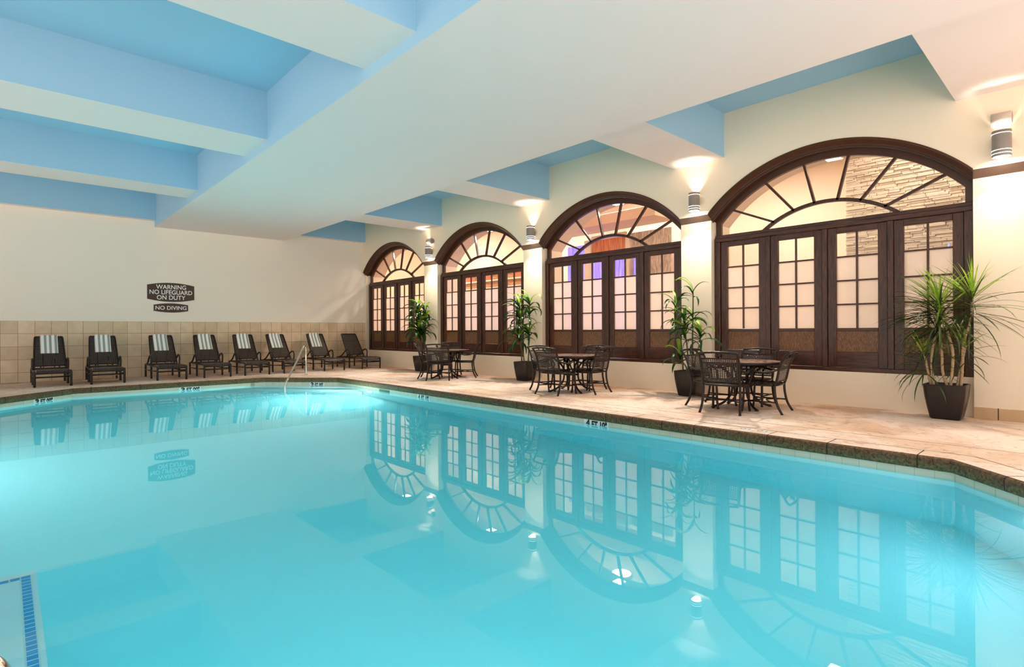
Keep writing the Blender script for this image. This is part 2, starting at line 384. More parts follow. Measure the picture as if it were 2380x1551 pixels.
def tabletop_mat():
    m,nt,out=new_mat('mottled brown table top')
    b=N(nt,'ShaderNodeBsdfPrincipled'); b.inputs['Roughness'].default_value=.22; nt.links.new(b.outputs[0],out.inputs[0])
    tc=N(nt,'ShaderNodeTexCoord'); v=N(nt,'ShaderNodeTexVoronoi'); v.inputs['Scale'].default_value=14; nt.links.new(tc.outputs['Object'],v.inputs['Vector'])
    nz=N(nt,'ShaderNodeTexNoise'); nz.inputs['Scale'].default_value=16; nz.inputs['Detail'].default_value=5; nt.links.new(tc.outputs['Object'],nz.inputs['Vector'])
    r=N(nt,'ShaderNodeValToRGB'); r.color_ramp.elements[0].position=.38; r.color_ramp.elements[0].color=srgb(92,64,54); r.color_ramp.elements[1].position=.66; r.color_ramp.elements[1].color=srgb(206,170,148)  # lighter tones of the mottle stand in for pinkish reflections
    nt.links.new(nz.outputs['Fac'],r.inputs[0]); nt.links.new(r.outputs[0],b.inputs['Base Color'])
    return m
M['ttop']=tabletop_mat()

# ------------------------------------------------------------------ camera
CAMH=1.21
cam=bpy.data.cameras.new('camera'); co=bpy.data.objects.new('camera',cam); COL.objects.link(co)
cam.sensor_width=36; cam.lens=1275.77/2380*36; cam.shift_y=-(775.5-767.67)/2380
yaw,roll=rad(42.866),rad(-0.3082)
F=Vector((math.sin(yaw),math.cos(yaw),0)); R0=Vector((math.cos(yaw),-math.sin(yaw),0)); U0=Vector((0,0,1))
Rv=math.cos(roll)*R0+math.sin(roll)*U0; Uv=-math.sin(roll)*R0+math.cos(roll)*U0
co.matrix_world=Matrix(((Rv.x,Uv.x,-F.x,0),(Rv.y,Uv.y,-F.y,0),(Rv.z,Uv.z,-F.z,CAMH),(0,0,0,1)))
cam.clip_start=.05; cam.clip_end=200; sc.camera=co

# ------------------------------------------------------------------ key numbers
XF,XP,XU,XL=9.43,9.52,9.69,9.62     # upper wall face, pier face, fanlight plane, lower frame face
XS=9.605                            # wall under the windows
YB=17.98                            # far wall
WIN=[3.03,7.337,11.67,16.06]        # window centres, near to far
HW=1.85; ZC=1.614; RO,RI,RG=2.517,2.433,2.32
ZCEIL=5.05
WL=-.19
PIERS=[(-3.0,WIN[0]-HW)]+[(WIN[i]+HW,WIN[i+1]-HW) for i in range(3)]+[(WIN[3]+HW,18.2)]

def arc(r,hw,n=40,zc=ZC):
    a0=math.asin(min(1,hw/r)); return [(r*math.sin(-a0+2*a0*k/n), zc+r*math.cos(-a0+2*a0*k/n)) for k in range(n+1)]

# ------------------------------------------------------------------ wall with the arcade
w=MB()
hwf=1.866; ZF=ZC+math.sqrt(RO**2-hwf**2)
prev=-3.0
for c in WIN:
    a=arc(RO,hwf)
    w.quad((XF,prev,ZF),(XF,c-hwf,ZF),(XF,c-hwf,ZCEIL+.1),(XF,prev,ZCEIL+.1))
    for (y0,z0),(y1,z1) in zip(a,a[1:]): w.quad((XF,c+y0,z0),(XF,c+y1,z1),(XF,c+y1,ZCEIL+.1),(XF,c+y0,ZCEIL+.1))
    prev=c+hwf
w.quad((XF,prev,ZF),(XF,18.2,ZF),(XF,18.2,ZCEIL+.1),(XF,prev,ZCEIL+.1))
for y0,y1 in PIERS: w.box(XP,y0,-.3,10.25,y1,3.30)
for c in WIN: w.box(XS,c-HW+.001,-.3,10.25,c+HW-.001,.537)
# wall body above the arches (lobby side) with arched soffit
for c in WIN:
    a=arc(RI-.03,HW); 
    for (y0,z0),(y1,z1) in zip(a,a[1:]):
        w.quad((10.25,c+y0,z0),(10.25,c+y1,z1),(10.25,c+y1,5.2),(10.25,c+y0,5.2),1)
        w.quad((XU+.07,c+y0,z0),(XU+.07,c+y1,z1),(10.25,c+y1,z1),(10.25,c+y0,z0),1)
for y0,y1 in PIERS: w.quad((10.25,y0,3.2),(10.25,y1,3.2),(10.25,y1,5.2),(10.25,y0,5.2),1)
wr=w.build('wall_right',[M['cream'],M['lpink']]); tag(wr,kind='structure')

# brown chamfered arch mouldings and pier soffits
for i,c in enumerate(WIN):
    t=MB(); n=48
    prof=[(XF-.012,RO+.008),(XF-.012,RO-.012),(XF+.012,RO-.022),(XP-.012,RI+.016),(XP,RI),(XP+.035,RI-.004),(XP+.045,RI-.022),(XP+.075,RI-.022),(XP+.085,RI-.004),(XU,RI-.01),(XU+.06,RI-.01)]
    rows=[]
    for (x,r) in prof:
        k=(XP-x)/(XP-XF); hw=HW-.002+max(0,min(1,k))*.014
        rows.append([(x,c+y,z) for y,z in arc(r,hw,n)])
    for a,b in zip(rows,rows[1:]):
        t.add(a+b,[(j,j+1,n+2+j,n+1+j) for j in range(n)],0,True)
    for e in (0,-1):
        pl=[r[e] for r in rows]; t.add(pl+[(XU+.06,pl[-1][1],pl[-1][2]+.12),(XF+.01,pl[0][1],pl[0][2]+.02)],[tuple(range(len(pl)+2))])
    tag(t.build('trim_%d'%(i+1),M['archwood']),kind='structure')
ZB=ZC+math.sqrt(RI**2-(HW)**2)
t=MB()
for y0,y1 in PIERS:
    ya,yb=y0+.013,y1-.013
    if y0<-2: ya=y0
    if y1>18: yb=y1
    t.quad((XF,ya,ZF),(XF,yb,ZF),(XP+.002,min(yb+.013,y1),ZB),(XP+.002,max(ya-.013,y0),ZB))
tag(t.build('trim_5',M['trim']),kind='structure')

# ------------------------------------------------------------------ windows
def window(i,c):
    root=empty('window_%d'%(i+1),(0,0,0)); tag(root,kind='structure')
    f=MB(); y0,y1=c-HW+.012,c+HW-.012; D=9.76
    # lower frame
    f.bbox(XL,y0,.537,D,y0+.10,2.80); f.bbox(XL,y1-.10,.537,D,y1,2.80)
    ft=MB(); ft.bbox(XL,y0,2.80,D,y1,2.868); ft.bbox(XL+.028,y0+.01,2.868,D,y1-.01,2.925)
    ft.bbox(XL,y0+.10,.537,D,y1-.10,.60)
    lw=(y1-y0-.2-3*.075)/4
    ys=[y0+.1+k*(lw+.075) for k in range(4)]
    for k in range(3): f.bbox(XL+.004,ys[k]+lw,.60,D,ys[k]+lw+.075,2.80)
    # fanlight surround
    ft2=MB()
    ao=arc(RI-.002,HW-.012,40); ai=arc(RG,1.745,40)
    def ring(x0,x1,o,inn):
        nn=len(o)
        ft2.add([(x0,c+y,z) for y,z in o]+[(x0,c+y,z) for y,z in inn],[(j,j+1,nn+j+1,nn+j) for j in range(nn-1)])
        ft2.add([(x0,c+y,z) for y,z in inn]+[(x1,c+y,z) for y,z in inn],[(j,j+1,nn+j+1,nn+j) for j in range(nn-1)],0,True)
        ft2.add([(x1,c+y,z) for y,z in o]+[(x1,c+y,z) for y,z in inn],[(j,nn+j,nn+j+1,j+1) for j in range(nn-1)])
    ring(XU,D,ao,ai)
    ztop=ai[0][1]
    for s in (-1,1):
        a,b=sorted((c+s*1.745,c+s*(HW-.012)))
        ft2.bbox(XU+.003,a,2.925,D-.003,b,3.225,.003)
    # fanlight bars
    bars=MB()
    mo=[(1.60*math.sin(t),1.687+1.60*math.cos(t)) for t in [math.asin(1.005/1.6)*(-1+2*k/36) for k in range(37)]]
    mi=[(1.545*math.sin(t),1.687+1.545*math.cos(t)) for t in [math.asin(.93/1.545)*(-1+2*k/36) for k in range(37)]]
    nn=37; xa,xb=XU+.005,D-.01
    vs=[(xa,c+y,z) for y,z in mo]+[(xa,c+y,z) for y,z in mi]+[(xb,c+y,z) for y,z in mo]+[(xb,c+y,z) for y,z in mi]
    bars.add(vs,[(j,j+1,nn+j+1,nn+j) for j in range(nn-1)]+[(nn+j,nn+j+1,3*nn+j+1,3*nn+j) for j in range(nn-1)]+[(j+1,j,2*nn+j,2*nn+j+1) for j in range(nn-1)]+[(2*nn+j,3*nn+j,3*nn+j+1,2*nn+j+1) for j in range(nn-1)])
    for an in (13.5,39.7,65.9):
        for s in (-1,1):
            t=rad(an)*s; zc=2.60-(.04 if an==13.5 else (-.08 if an>60 else 0))
            d=Vector((math.sin(t),math.cos(t)))
            # from mid arc to outer arc
            def hit(R,z0):
                o=Vector((0,zc-z0)); bq=o.dot(d); return -bq+math.sqrt(bq*bq-(o.dot(o)-R*R))
            l0=hit(1.57,1.687); l1=hit(RG+.02,1.635)
            p0=Vector((0,zc))+d*l0; p1=Vector((0,zc))+d*l1; nrm=Vector((d.y,-d.x))*.018
            q=[p0-nrm,p0+nrm,p1+nrm,p1-nrm]
            bars.add([(xa,c+a.x,a.y) for a in q]+[(xb,c+a.x,a.y) for a in q],[(0,1,2,3),(7,6,5,4),(0,4,5,1),(1,5,6,2),(2,6,7,3),(3,7,4,0)])
    fr=f.build('frame',M['wood'],root)
    ft.build('transom',M['woodh'],root)
    ft2.build('fanlight_frame',M['archwood'],root)
    bars.build('fanlight_bars',M['wood'],root)
    g=MB(); o=[(9.735,c+y,z) for y,z in arc(RG+.03,1.76,40)]+[(9.735,c+1.76,2.91),(9.735,c-1.76,2.91)]
    g.add(o,[tuple(range(len(o)))]); g.build('fanlight_glass',M['glass'],root)
    # four hinged leaves
    for k in range(4):
        a,b=ys[k]+.003,ys[k]+lw-.003; X0,X1=9.652,9.715
        L=MB()
        L.bbox(X0,a,.603,X1,a+.122,2.797); L.bbox(X0,b-.122,.603,X1,b,2.797)
        lf=L.build('leaf',M['wood'],root)
        R_=MB(); R_.bbox(X0+.001,a+.12,2.705,X1,b-.12,2.796); R_.bbox(X0+.001,a+.12,1.168,X1,b-.12,1.215); R_.bbox(X0+.001,a+.12,.604,X1,b-.12,.845)
        R_.build('rails',M['woodh'],lf)
        P=MB(); P.bbox(X0+.022,a+.115,.84,X1-.01,b-.115,1.175,.002); P.build('wood_panel',M['panel'],lf)
        B=MB(); m=(a+b)/2
        B.bbox(X0+.012,m-.013,1.21,X1-.012,m+.013,2.71,.004)
        for z in (1.585,1.957,2.332): B.bbox(X0+.014,a+.118,z-.012,X1-.014,b-.118,z+.012,.004)
        B.build('glazing_bars',M['wood'],lf)
        G=MB(); xg=9.688
        G.quad((xg,a+.115,2.332),(xg,b-.115,2.332),(xg,b-.115,2.71),(xg,a+.115,2.71)); G.build('clear_panes',M['glass'],lf)
        G=MB(); G.quad((xg,a+.115,1.205),(xg,b-.115,1.205),(xg,b-.115,2.332),(xg,a+.115,2.332)); G.build('frosted_panes',M['frost'],lf)
for i,c in enumerate(WIN): window(i,c)

# baseboard on the near pier
b=MB(); b.bbox(9.502,-3.0,0,XP+.005,WIN[0]-HW+.004,.155,.003); tag(b.build('baseboard_right',M['btile']),kind='structure')

# ------------------------------------------------------------------ far wall
w=MB(); w.box(-8,YB,-.3,10.3,YB+.2,ZCEIL+.1)
tag(w.build('wall_back',M['cream2']),kind='structure')
w=MB(); w.bbox(-8,YB-.012,0,XP+.01,YB+.01,1.499,.003)
tag(w.build('trim_6',M['tile']),kind='structure')

# ------------------------------------------------------------------ ceiling
GX0,GX1,GZ=3.12,6.66,4.14
c_=MB(); c_.box(-8,-6,ZCEIL,XF+.05,YB+.1,ZCEIL+.15)
ceil=c_.build('ceiling',M['blue']); tag(ceil,kind='structure')
g=MB(); g.box(GX0,-6,GZ,GX1,YB+.05,ZCEIL+.05,mats=[0,1,1,1,1,1]); g.build('girder',[M['beam'],M['blue']],ceil)
for y0,y1 in ((4.58,5.57),(8.85,9.85),(13.15,14.2),(-.15,1.345)):
    b=MB(); b.box(GX1-.02,y0,4.265,XF+.02,y1,ZCEIL+.05,mats=[0,1,1,1,1,1]); b.build('beam',[M['beam'],M['blue']],ceil)
for y0,y1 in ((4.79,5.89),(9.10,10.24),(13.37,14.3),(.3,1.4)):
    b=MB(); b.box(-8,y0,4.285,GX0+.02,y1,ZCEIL+.05,mats=[0,1,1,1,1,1]); b.build('beam',[M['beam'],M['blue']],ceil)
b=MB(); b.box(-8,17.78,4.30,GX0+.01,YB+.02,ZCEIL+.05,mats=[0,1,1,1,1,1]); b.box(GX1-.01,17.78,4.34,XF+.02,YB+.02,ZCEIL+.05,mats=[0,1,1,1,1,1])
b.build('edge_beam',[M['beam'],M['blue']],ceil)

# ------------------------------------------------------------------ pool outline (coping edge), counter-clockwise seen from above
POOL=[(6.37,.96),(6.37,13.50),(5.05,14.98),(1.10,15.14),(-1.2,12.9),(-1.9,11.5),(-1.9,.6),(-1.0,-.25),(5.13,-.25)]
def offset(poly,d):
    n=len(poly); out=[]
    for i in range(n):
        p0,p1,p2=Vector(poly[i-1]),Vector(poly[i]),Vector(poly[(i+1)%n])
        a=(p1-p0).normalized(); b=(p2-p1).normalized()
        na=Vector((a.y,-a.x)); nb=Vector((b.y,-b.x))
        m=(na+nb); k=d*2/m.dot(m) if m.length>1e-6 else d
        out.append(tuple(p1+m*k))
    return out
CW=.31
inner=POOL; outer=offset(POOL,CW)
n=len(POOL)
# deck slab
d=MB()
rect=[(10.3,.96),(10.3,18.1),(5.05,18.1),(1.10,18.1),(-8,18.1),(-8,11.5),(-8,.6),(-1.0,-3),(10.3,-3)]
for i in range(n):
    j=(i+1)%n
    d.quad((*outer[i],0),(*rect[i],0),(*rect[j],0),(*outer[j],0))
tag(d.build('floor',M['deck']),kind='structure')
# coping: stones with chamfered nose and joints
cp=MB()
prof=[(CW,.0008),(.03,.0008),(.008,-.012),(0,-.035),(.004,-.11),(.02,-.125),(.075,-.128)]
rings=[offset(POOL,o) for o,_ in prof]
for a in range(len(prof)-1):
    for i in range(n):
        j=(i+1)%n
        cp.add([(*rings[a][i],prof[a][1]),(*rings[a][j],prof[a][1]),(*rings[a+1][j],prof[a+1][1]),(*rings[a+1][i],prof[a+1][1])],[(0,1,2,3)],0 if a==0 else 1)
for i in range(n):
    p=Vector(POOL[i]); q=Vector(POOL[(i+1)%n]); L=(q-p).length; tdir=(q-p).normalized(); nd=Vector((tdir.y,-tdir.x))
    s=.25
    first=True
    while s<L-.15:
        for (o0,z0),(o1,z1) in zip(prof[:-1],prof[1:]):
            a=p+tdir*s+nd*(o0-.0015); b_=p+tdir*s+nd*(o1-.0015)
            if o0==CW: a=p+tdir*s+nd*o0
            e=tdir*.005
            dz=.0012
            cp.add([(*(a-e),z0+dz),(*(a+e),z0+dz),(*(b_+e),z1+dz),(*(b_-e),z1+dz)],[(0,1,2,3)],2)
        s+=random.choice([.46,.62,.78,.9])
jo,ji=offset(POOL,CW+.006),offset(POOL,CW-.006)
for i in range(n):
    j=(i+1)%n; cp.add([(*jo[i],.0013),(*jo[j],.0013),(*ji[j],.0013),(*ji[i],.0013)],[(0,1,2,3)],2)
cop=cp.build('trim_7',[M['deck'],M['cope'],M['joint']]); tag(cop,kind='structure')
# basin
TW=.055
wall=offset(POOL,TW)
def floor_z(y): return -1.66 if y<9.5 else -1.66+(y-9.5)/5.6*.62
def subdiv_edge(p,q):
    ys=[p]
    for yy in (9.5,):
        if (p[1]-yy)*(q[1]-yy)<0:
            t=(yy-p[1])/(q[1]-p[1]); ys.append((p[0]+t*(q[0]-p[0]),yy))
    return ys
loop=[]
for i in range(n): loop+=subdiv_edge(wall[i],wall[(i+1)%n])
bs=MB(); m_=len(loop)
for i in range(m_):
    p,q=loop[i],loop[(i+1)%m_]
    bs.quad((*p,-.27),(*q,-.27),(*q,floor_z(q[1])),(*p,floor_z(p[1])))
A=[p for p in loop if p[1]<=9.5001]; B=[p for p in loop if p[1]>=9.4999]
# loop order already convex-ish: rotate so each is contiguous
def contiguous(sel):
    idx=[k for k,p in enumerate(loop) if p in sel]
    for s in range(len(idx)):
        seq=idx[s:]+idx[:s]
        if all((seq[k+1]-seq[k])%m_==1 for k in range(len(seq)-1)): return [loop[k] for k in seq]
    return sel
for S in (contiguous(A),contiguous(B)):
    bs.add([(*p,floor_z(p[1])) for p in S],[tuple(range(len(S)))])
# entry steps across the far corner, bench with blue tile nosing at near left
pa,pb=Vector((6.37+TW,13.5)),Vector((5.05,14.98+TW))
td=(pb-pa).normalized(); nd=Vector((td.y,-td.x))  # outward
for k in range(3):
    z1=-.30-.22*k; off=.30*(3-k)
    # steps nearest wall are highest: depth grows away from wall
for k in range(3):
    z=-.36-.24*k; r=.35*(k+1)
    a=pa-td*.9; b2=pb+td*.9
    qs=[a,b2,b2-nd*r,a-nd*r]
    zz=floor_z(14)-.2
    vs=[(*q,z) for q in qs]+[(*q,zz) for q in qs]
    bs.add(vs,[(0,1,2,3),(2,3,7,6),(3,0,4,7),(1,2,6,5)])
LX,LY,LZ=.155,4.80,-.70
bs.box(-1.95,-.35,floor_z(0)-.1,LX,LY,LZ)
bas=bs.build('pool_basin',M['plaster']); tag(bas,kind='structure')
bt=MB(); bt.quad((LX-.078,.2,LZ+.003),(LX-.026,.2,LZ+.003),(LX-.026,LY-.06,LZ+.003),(LX-.078,LY-.06,LZ+.003))
bt.quad((-1.9,LY-.112,LZ+.003),(LX-.079,LY-.112,LZ+.003),(LX-.079,LY-.06,LZ+.003),(-1.9,LY-.06,LZ+.003))
bt.build('bench_trim_tiles',M['btrim'],bas)
# waterline tile band
wt=MB()
for i in range(n):
    p,q=wall[i],wall[(i+1)%n]
    p2,q2=offset(POOL,TW-.012)[i],offset(POOL,TW-.012)[(i+1)%n]
    wt.quad((*p2,-.128),(*q2,-.128),(*q2,-.275),(*p2,-.275)); wt.quad((*p2,-.275),(*q2,-.275),(*q,-.275),(*p,-.275))
tag(wt.build('trim_8',M['wltile']),kind='structure')
# water body
wo=offset(POOL,TW+.03)
wm=MB(); wm.add([(*p,WL) for p in wo]+[(*p,-2.1) for p in wo],[tuple(range(n)),tuple(range(2*n-1,n-1,-1))]+[(i,n+i,n+(i+1)%n,(i+1)%n) for i in range(n)])
wat=wm.build('pool_water',M['water'],recalc=True); tag(wat,'still turquoise water filling the whole pool','water',kind='stuff')

# ------------------------------------------------------------------ text helper
def text_mesh(name,txt,width,height,mat,parent,bold=.012):
    cu=bpy.data.curves.new('t','FONT'); cu.body=txt; cu.align_x='CENTER'; cu.extrude=0; cu.offset=bold
    to=bpy.data.objects.new('t',cu); COL.objects.link(to)
    dg=bpy.context.evaluated_depsgraph_get(); me=bpy.data.meshes.new_from_object(to.evaluated_get(dg))
    bpy.data.objects.remove(to); bpy.data.curves.remove(cu)
    xs=[v.co.x for v in me.vertices]; ys=[v.co.y for v in me.vertices]
    sx=width/(max(xs)-min(xs)); sy=height/(max(ys)-min(ys)); cx=(max(xs)+min(xs))/2; cy=(max(ys)+min(ys))/2
    for v in me.vertices: v.co=Vector(((v.co.x-cx)*sx,(v.co.y-cy)*sy,0))
    me.materials.append(mat); me.name=name
    words=txt.split(' '); out=[]
    if len(words)>1 and '"' not in txt:
        import bmesh
        # find islands along x and cut at the widest gaps
        bm=bmesh.new(); bm.from_mesh(me); iv=sorted((min(v.co.x for v in f.verts),max(v.co.x for v in f.verts)) for f in bm.faces)
        cov=[];
        for a,b in iv:
            if cov and a<=cov[-1][1]: cov[-1][1]=max(cov[-1][1],b)
            else: cov.append([a,b])
        gaps=sorted(((cov[k+1][0]-cov[k][1],(cov[k+1][0]+cov[k][1])/2) for k in range(len(cov)-1)),reverse=True)[:len(words)-1]
        cuts=[-9]+sorted(g[1] for g in gaps)+[9]
        for k in range(len(words)):
            b2=bm.copy(); bmesh.ops.delete(b2,geom=[v for v in b2.verts if not cuts[k]<v.co.x<=cuts[k+1]],context='VERTS')
            m2=bpy.data.meshes.new(name); b2.to_mesh(m2); b2.free(); m2.materials.append(mat)
            o=bpy.data.objects.new(name,m2); COL.objects.link(o); o.parent=parent; out.append(o)
        bm.free(); return out
    o=bpy.data.objects.new(name,me); COL.objects.link(o); o.parent=parent
    return [o]
# wall signs
def sign(name,label,cx,cz,w_,he,apex,lines):
    root=empty(name,(cx,YB-.012,cz)); tag(root,label,'sign')
    def plate(grow,y0,y1,nm,mat):
        top=[];bot=[]
        for k in range(25):
            u=-1+2*k/24; x=u*(w_/2+grow); z=he/2+(apex-he/2)*(1-u*u)+grow
            top.append((x,z)); bot.append((x,-z))
        ol=top+bot[::-1]; m_=len(ol); b=MB()
        b.add([(x,y0,z) for x,z in ol]+[(x,y1,z) for x,z in ol],[tuple(range(m_)),tuple(range(2*m_-1,m_-1,-1))]+[(i,m_+i,m_+(i+1)%m_,(i+1)%m_) for i in range(m_)])
        return b.build(nm,mat,root,recalc=True)
    plate(.012,-.010,.012,'border',M['white']); plate(0,-.016,-.009,'panel',M['signb'])
    for txt,tw,th,tz in lines:
        for o in text_mesh('lettering',txt,tw,th,M['white'],root): o.rotation_euler=(PI/2,0,0); o.location=(0,-.018,tz)
sign('warning_sign','brown barrel-shaped wall sign reading WARNING NO LIFEGUARD ON DUTY','x' and 3.507,2.330,1.155,.392,.268,[('WARNING',.735,.122,.148),('NO LIFEGUARD',1.045,.122,0.0),('ON DUTY',.70,.122,-.148)])
sign('no_diving_sign','small brown wall sign reading NO DIVING below the lifeguard warning',3.503,1.890,.845,.168,.130,[('NO DIVING',.76,.108,0)])

# ------------------------------------------------------------------ woven panels
def weave(mb,fn,nu,nv,wu,wv,amp,mi=0,seg=2,diag=False):
    """over-under strands on surface fn(u,v)->(pos,normal,du,dv); u across, v along"""
    for i in range(nu):
        u=(i+.5)/nu; pts=[];wd=[];sd=[]
        for k in range(nv*seg+1):
            v=k/(nv*seg); p,nn,du,dv=fn(u,v); ph=math.cos(PI*(k/seg+.5)*1.0+PI*i)
            pts.append(p+nn*(amp*ph)); wd.append(wu); sd.append(du)
        mb.ribbon(pts,wd,sd,mi=mi)
    for j in range(nv):
        v=(j+.5)/nv; pts=[];wd=[];sd=[]
        for k in range(nu*seg+1):
            u=k/(nu*seg); p,nn,du,dv=fn(u,v); ph=-math.cos(PI*(k/seg+.5)+PI*j)
            pts.append(p+nn*(amp*ph)); wd.append(wv); sd.append(dv)
        mb.ribbon(pts,wd,sd,mi=mi)
def surf_from_profile(prof,hw0,hw1):
    """prof: list of (y,z) points; panel spans x in +-hw"""
    P=[Vector(p) for p in prof]; L=[0]
    for a,b in zip(P,P[1:]): L.append(L[-1]+(b-a).length)
    def fn(u,v):
        s=v*L[-1]
        k=0
        while k<len(L)-2 and L[k+1]<s: k+=1
        t=(s-L[k])/(L[k+1]-L[k]); q=P[k].lerp(P[k+1],t); d=(P[k+1]-P[k]).normalized()
        hw=hw0+(hw1-hw0)*v; x=(2*u-1)*hw
        return Vector((x,q.x,q.y)),Vector((0,-d.y,d.x)),Vector((1,0,0)),Vector((0,d.x,d.y))
    return fn

# ------------------------------------------------------------------ sun loungers (foot end at local -y)
def make_lounger():
    root=empty('sun_lounger'); FR=M['lframe']
    HWL=.315
    def side(pts): return smooth_path(pts,5)
    f=MB()
    for s in (-1,1):
        x=s*HWL
        f.tube(side([(x,.80,.335),(x,.3,.335),(x,-.5,.335),(x,-.78,.345),(x,-.88,.33)]),.021,8)
        f.tube([(x,.80,.20),(x,-.02,.20)],.014,6)
        f.tube([(x,.0,.20),(x,-.87,.235)],.013,6)
    for y,z in ((.80,.335),(-.89,.30),(.12,.345),(-.87,.215)): f.tube([(-HWL,y,z),(HWL,y,z)],.017,8)
    f.build('frame',FR,root)
    for s in (-1,1):
        x=s*HWL
        for pts in ([(x,-.86,.345),(x,-.905,.33),(x,-.915,.28),(x,-.905,0)],[(x,-.06,.34),(x,-.06,.1),(x,-.06,0)],[(x,.80,.345),(x,.80,.1),(x,.80,0)]):
            l=MB(); l.tube(side(pts),.024,8); l.build('leg',FR,root)
        a=MB(); a.tube(side([(x,-.06,.33),(x*1.02,-.07,.50),(x*1.02,-.03,.575),(x*1.02,.07,.60),(x*1.02,.2,.555),(x,.45,.41),(x,.66,.345)]),.021,8); a.build('arm',FR,root)
    # seat
    sp=[(.10,.375),(-.3,.362),(-.7,.372),(-.84,.375),(-.90,.35),(-.925,.30)]
    st=MB(); weave(st,surf_from_profile(sp,.285,.285),20,32,.021,.0265,.005)
    st.build('seat',M['lwick'],root)
    # back
    y0,z0,y1,z1=.13,.425,.64,1.11
    bp=[(y0,z0),(.26,.60),(.43,.84),(.60,1.06),(.63,1.105),(.66,1.09)]
    bk=MB(); fn=surf_from_profile(bp,.285,.255)
    weave(bk,fn,18,28,.0225,.0235,.0055); b=bk.build('backrest',M['lwick'],root)
    bf=MB()
    for s in (-1,1): bf.tube(side([(s*.292,y0-.02,z0-.05),(s*.291,y0,z0),(s*.28,.34,.72),(s*.264,.58,1.05),(s*.25,.63,1.105)]),.018,8)
    bf.tube([(-.292,y0,z0),(.292,y0,z0)],.017,8); bf.tube([(-.25,.63,1.105),(.25,.63,1.105)],.02,8)
    for s in (-1,1): bf.tube([(s*.17,.12,.34),(s*.17,y0,z0)],.014,6)
    bf.tube([(.12,.36,.72),(.10,.55,.36)],.010,6); bf.tube([(-.12,.36,.72),(-.10,.55,.36)],.010,6)
    bf.build('back_frame',FR,b)
    return root
def make_towel():
    t=MB(); prof=[(.62-.275-.0,.70),(.40,.775),(.50,.91),(.585,1.03),(.612,1.085),(.622,1.128),(.645,1.137),(.668,1.128),(.69,1.10),(.70,1.02),(.705,.93),(.708,.86)]
    # offset slightly in front of the back line
    fn=surf_from_profile(smooth2(prof),.165,.160); nu,nv=14,34
    vs=[]
    for j in range(nv+1):
        for i in range(nu+1):
            p,nn,_,_=fn(i/nu,j/nv); vs.append(p+Vector((0,-.012,.012))*(1 if j/nv<.62 else 0)+nn*(.003*math.sin(i*1.3+j*.25)))
    fs=[(j*(nu+1)+i,j*(nu+1)+i+1,(j+1)*(nu+1)+i+1,(j+1)*(nu+1)+i) for j in range(nv) for i in range(nu)]
    t.add(vs,fs,0,True)
    o=t.build('pool_towel',M['towel'])
    md=o.modifiers.new('thick','SOLIDIFY'); md.thickness=.012; md.offset=0
    return o
def smooth2(pr): return [(v.x,v.y) for v in smooth_path([(a,b,0) for a,b in pr],4)]
lounger0=make_lounger(); towel0=make_towel()
LOUNGE=[(.825,0),(1.855,-2),(3.145,-1),(4.20,-1.5),(5.22,-2.5),(6.20,1.5),(7.44,-1),(8.645,1)]
names=['leftmost','second','third','fourth','fifth','sixth','seventh']
ordn=['nearest the left edge','above the pale floor cord','below the wall signs','just right of the signs','fifth from the left','just left of the handrail','just right of the handrail']
for i,(x,rz) in enumerate(LOUNGE):
    o=lounger0 if i==0 else copy_tree(lounger0)
    o.location=(x,16.88,0); o.rotation_euler=(0,0,rad(rz))
    if i<7:
        tag(o,'dark wicker sun lounger with striped towel, '+ordn[i],'sun lounger','wicker sun loungers along the tiled wall')
        t=towel0 if i==0 else copy_tree(towel0)
        dx=[.0,.0,-.02,.0,-.01,-.02,-.03][i]
        t.location=(x+dx*math.cos(rad(rz)),16.88,0); t.rotation_euler=(0,0,rad(rz))
        tag(t,'white towel with grey stripes over the lounger '+ordn[i],'towel','striped towels on the loungers')
    else: tag(o,'bare dark wicker sun lounger without a towel, nearest the arched windows','sun lounger','wicker sun loungers along the tiled wall')
# cord under the second lounger
c_=MB(); c_.tube(smooth_path([(1.45,17.25,.008),(1.75,17.15,.01),(1.95,16.95,.008),(2.25,17.1,.01)],6),.008,6); c_.tube(smooth_path([(1.80,17.12,.01),(1.95,17.35,.06),(2.15,17.55,.09),(2.4,17.62,.10)],6),.008,6)
tag(c_.build('cord',M['cable']),'pale forked cord lying under the second lounger from left','cord')

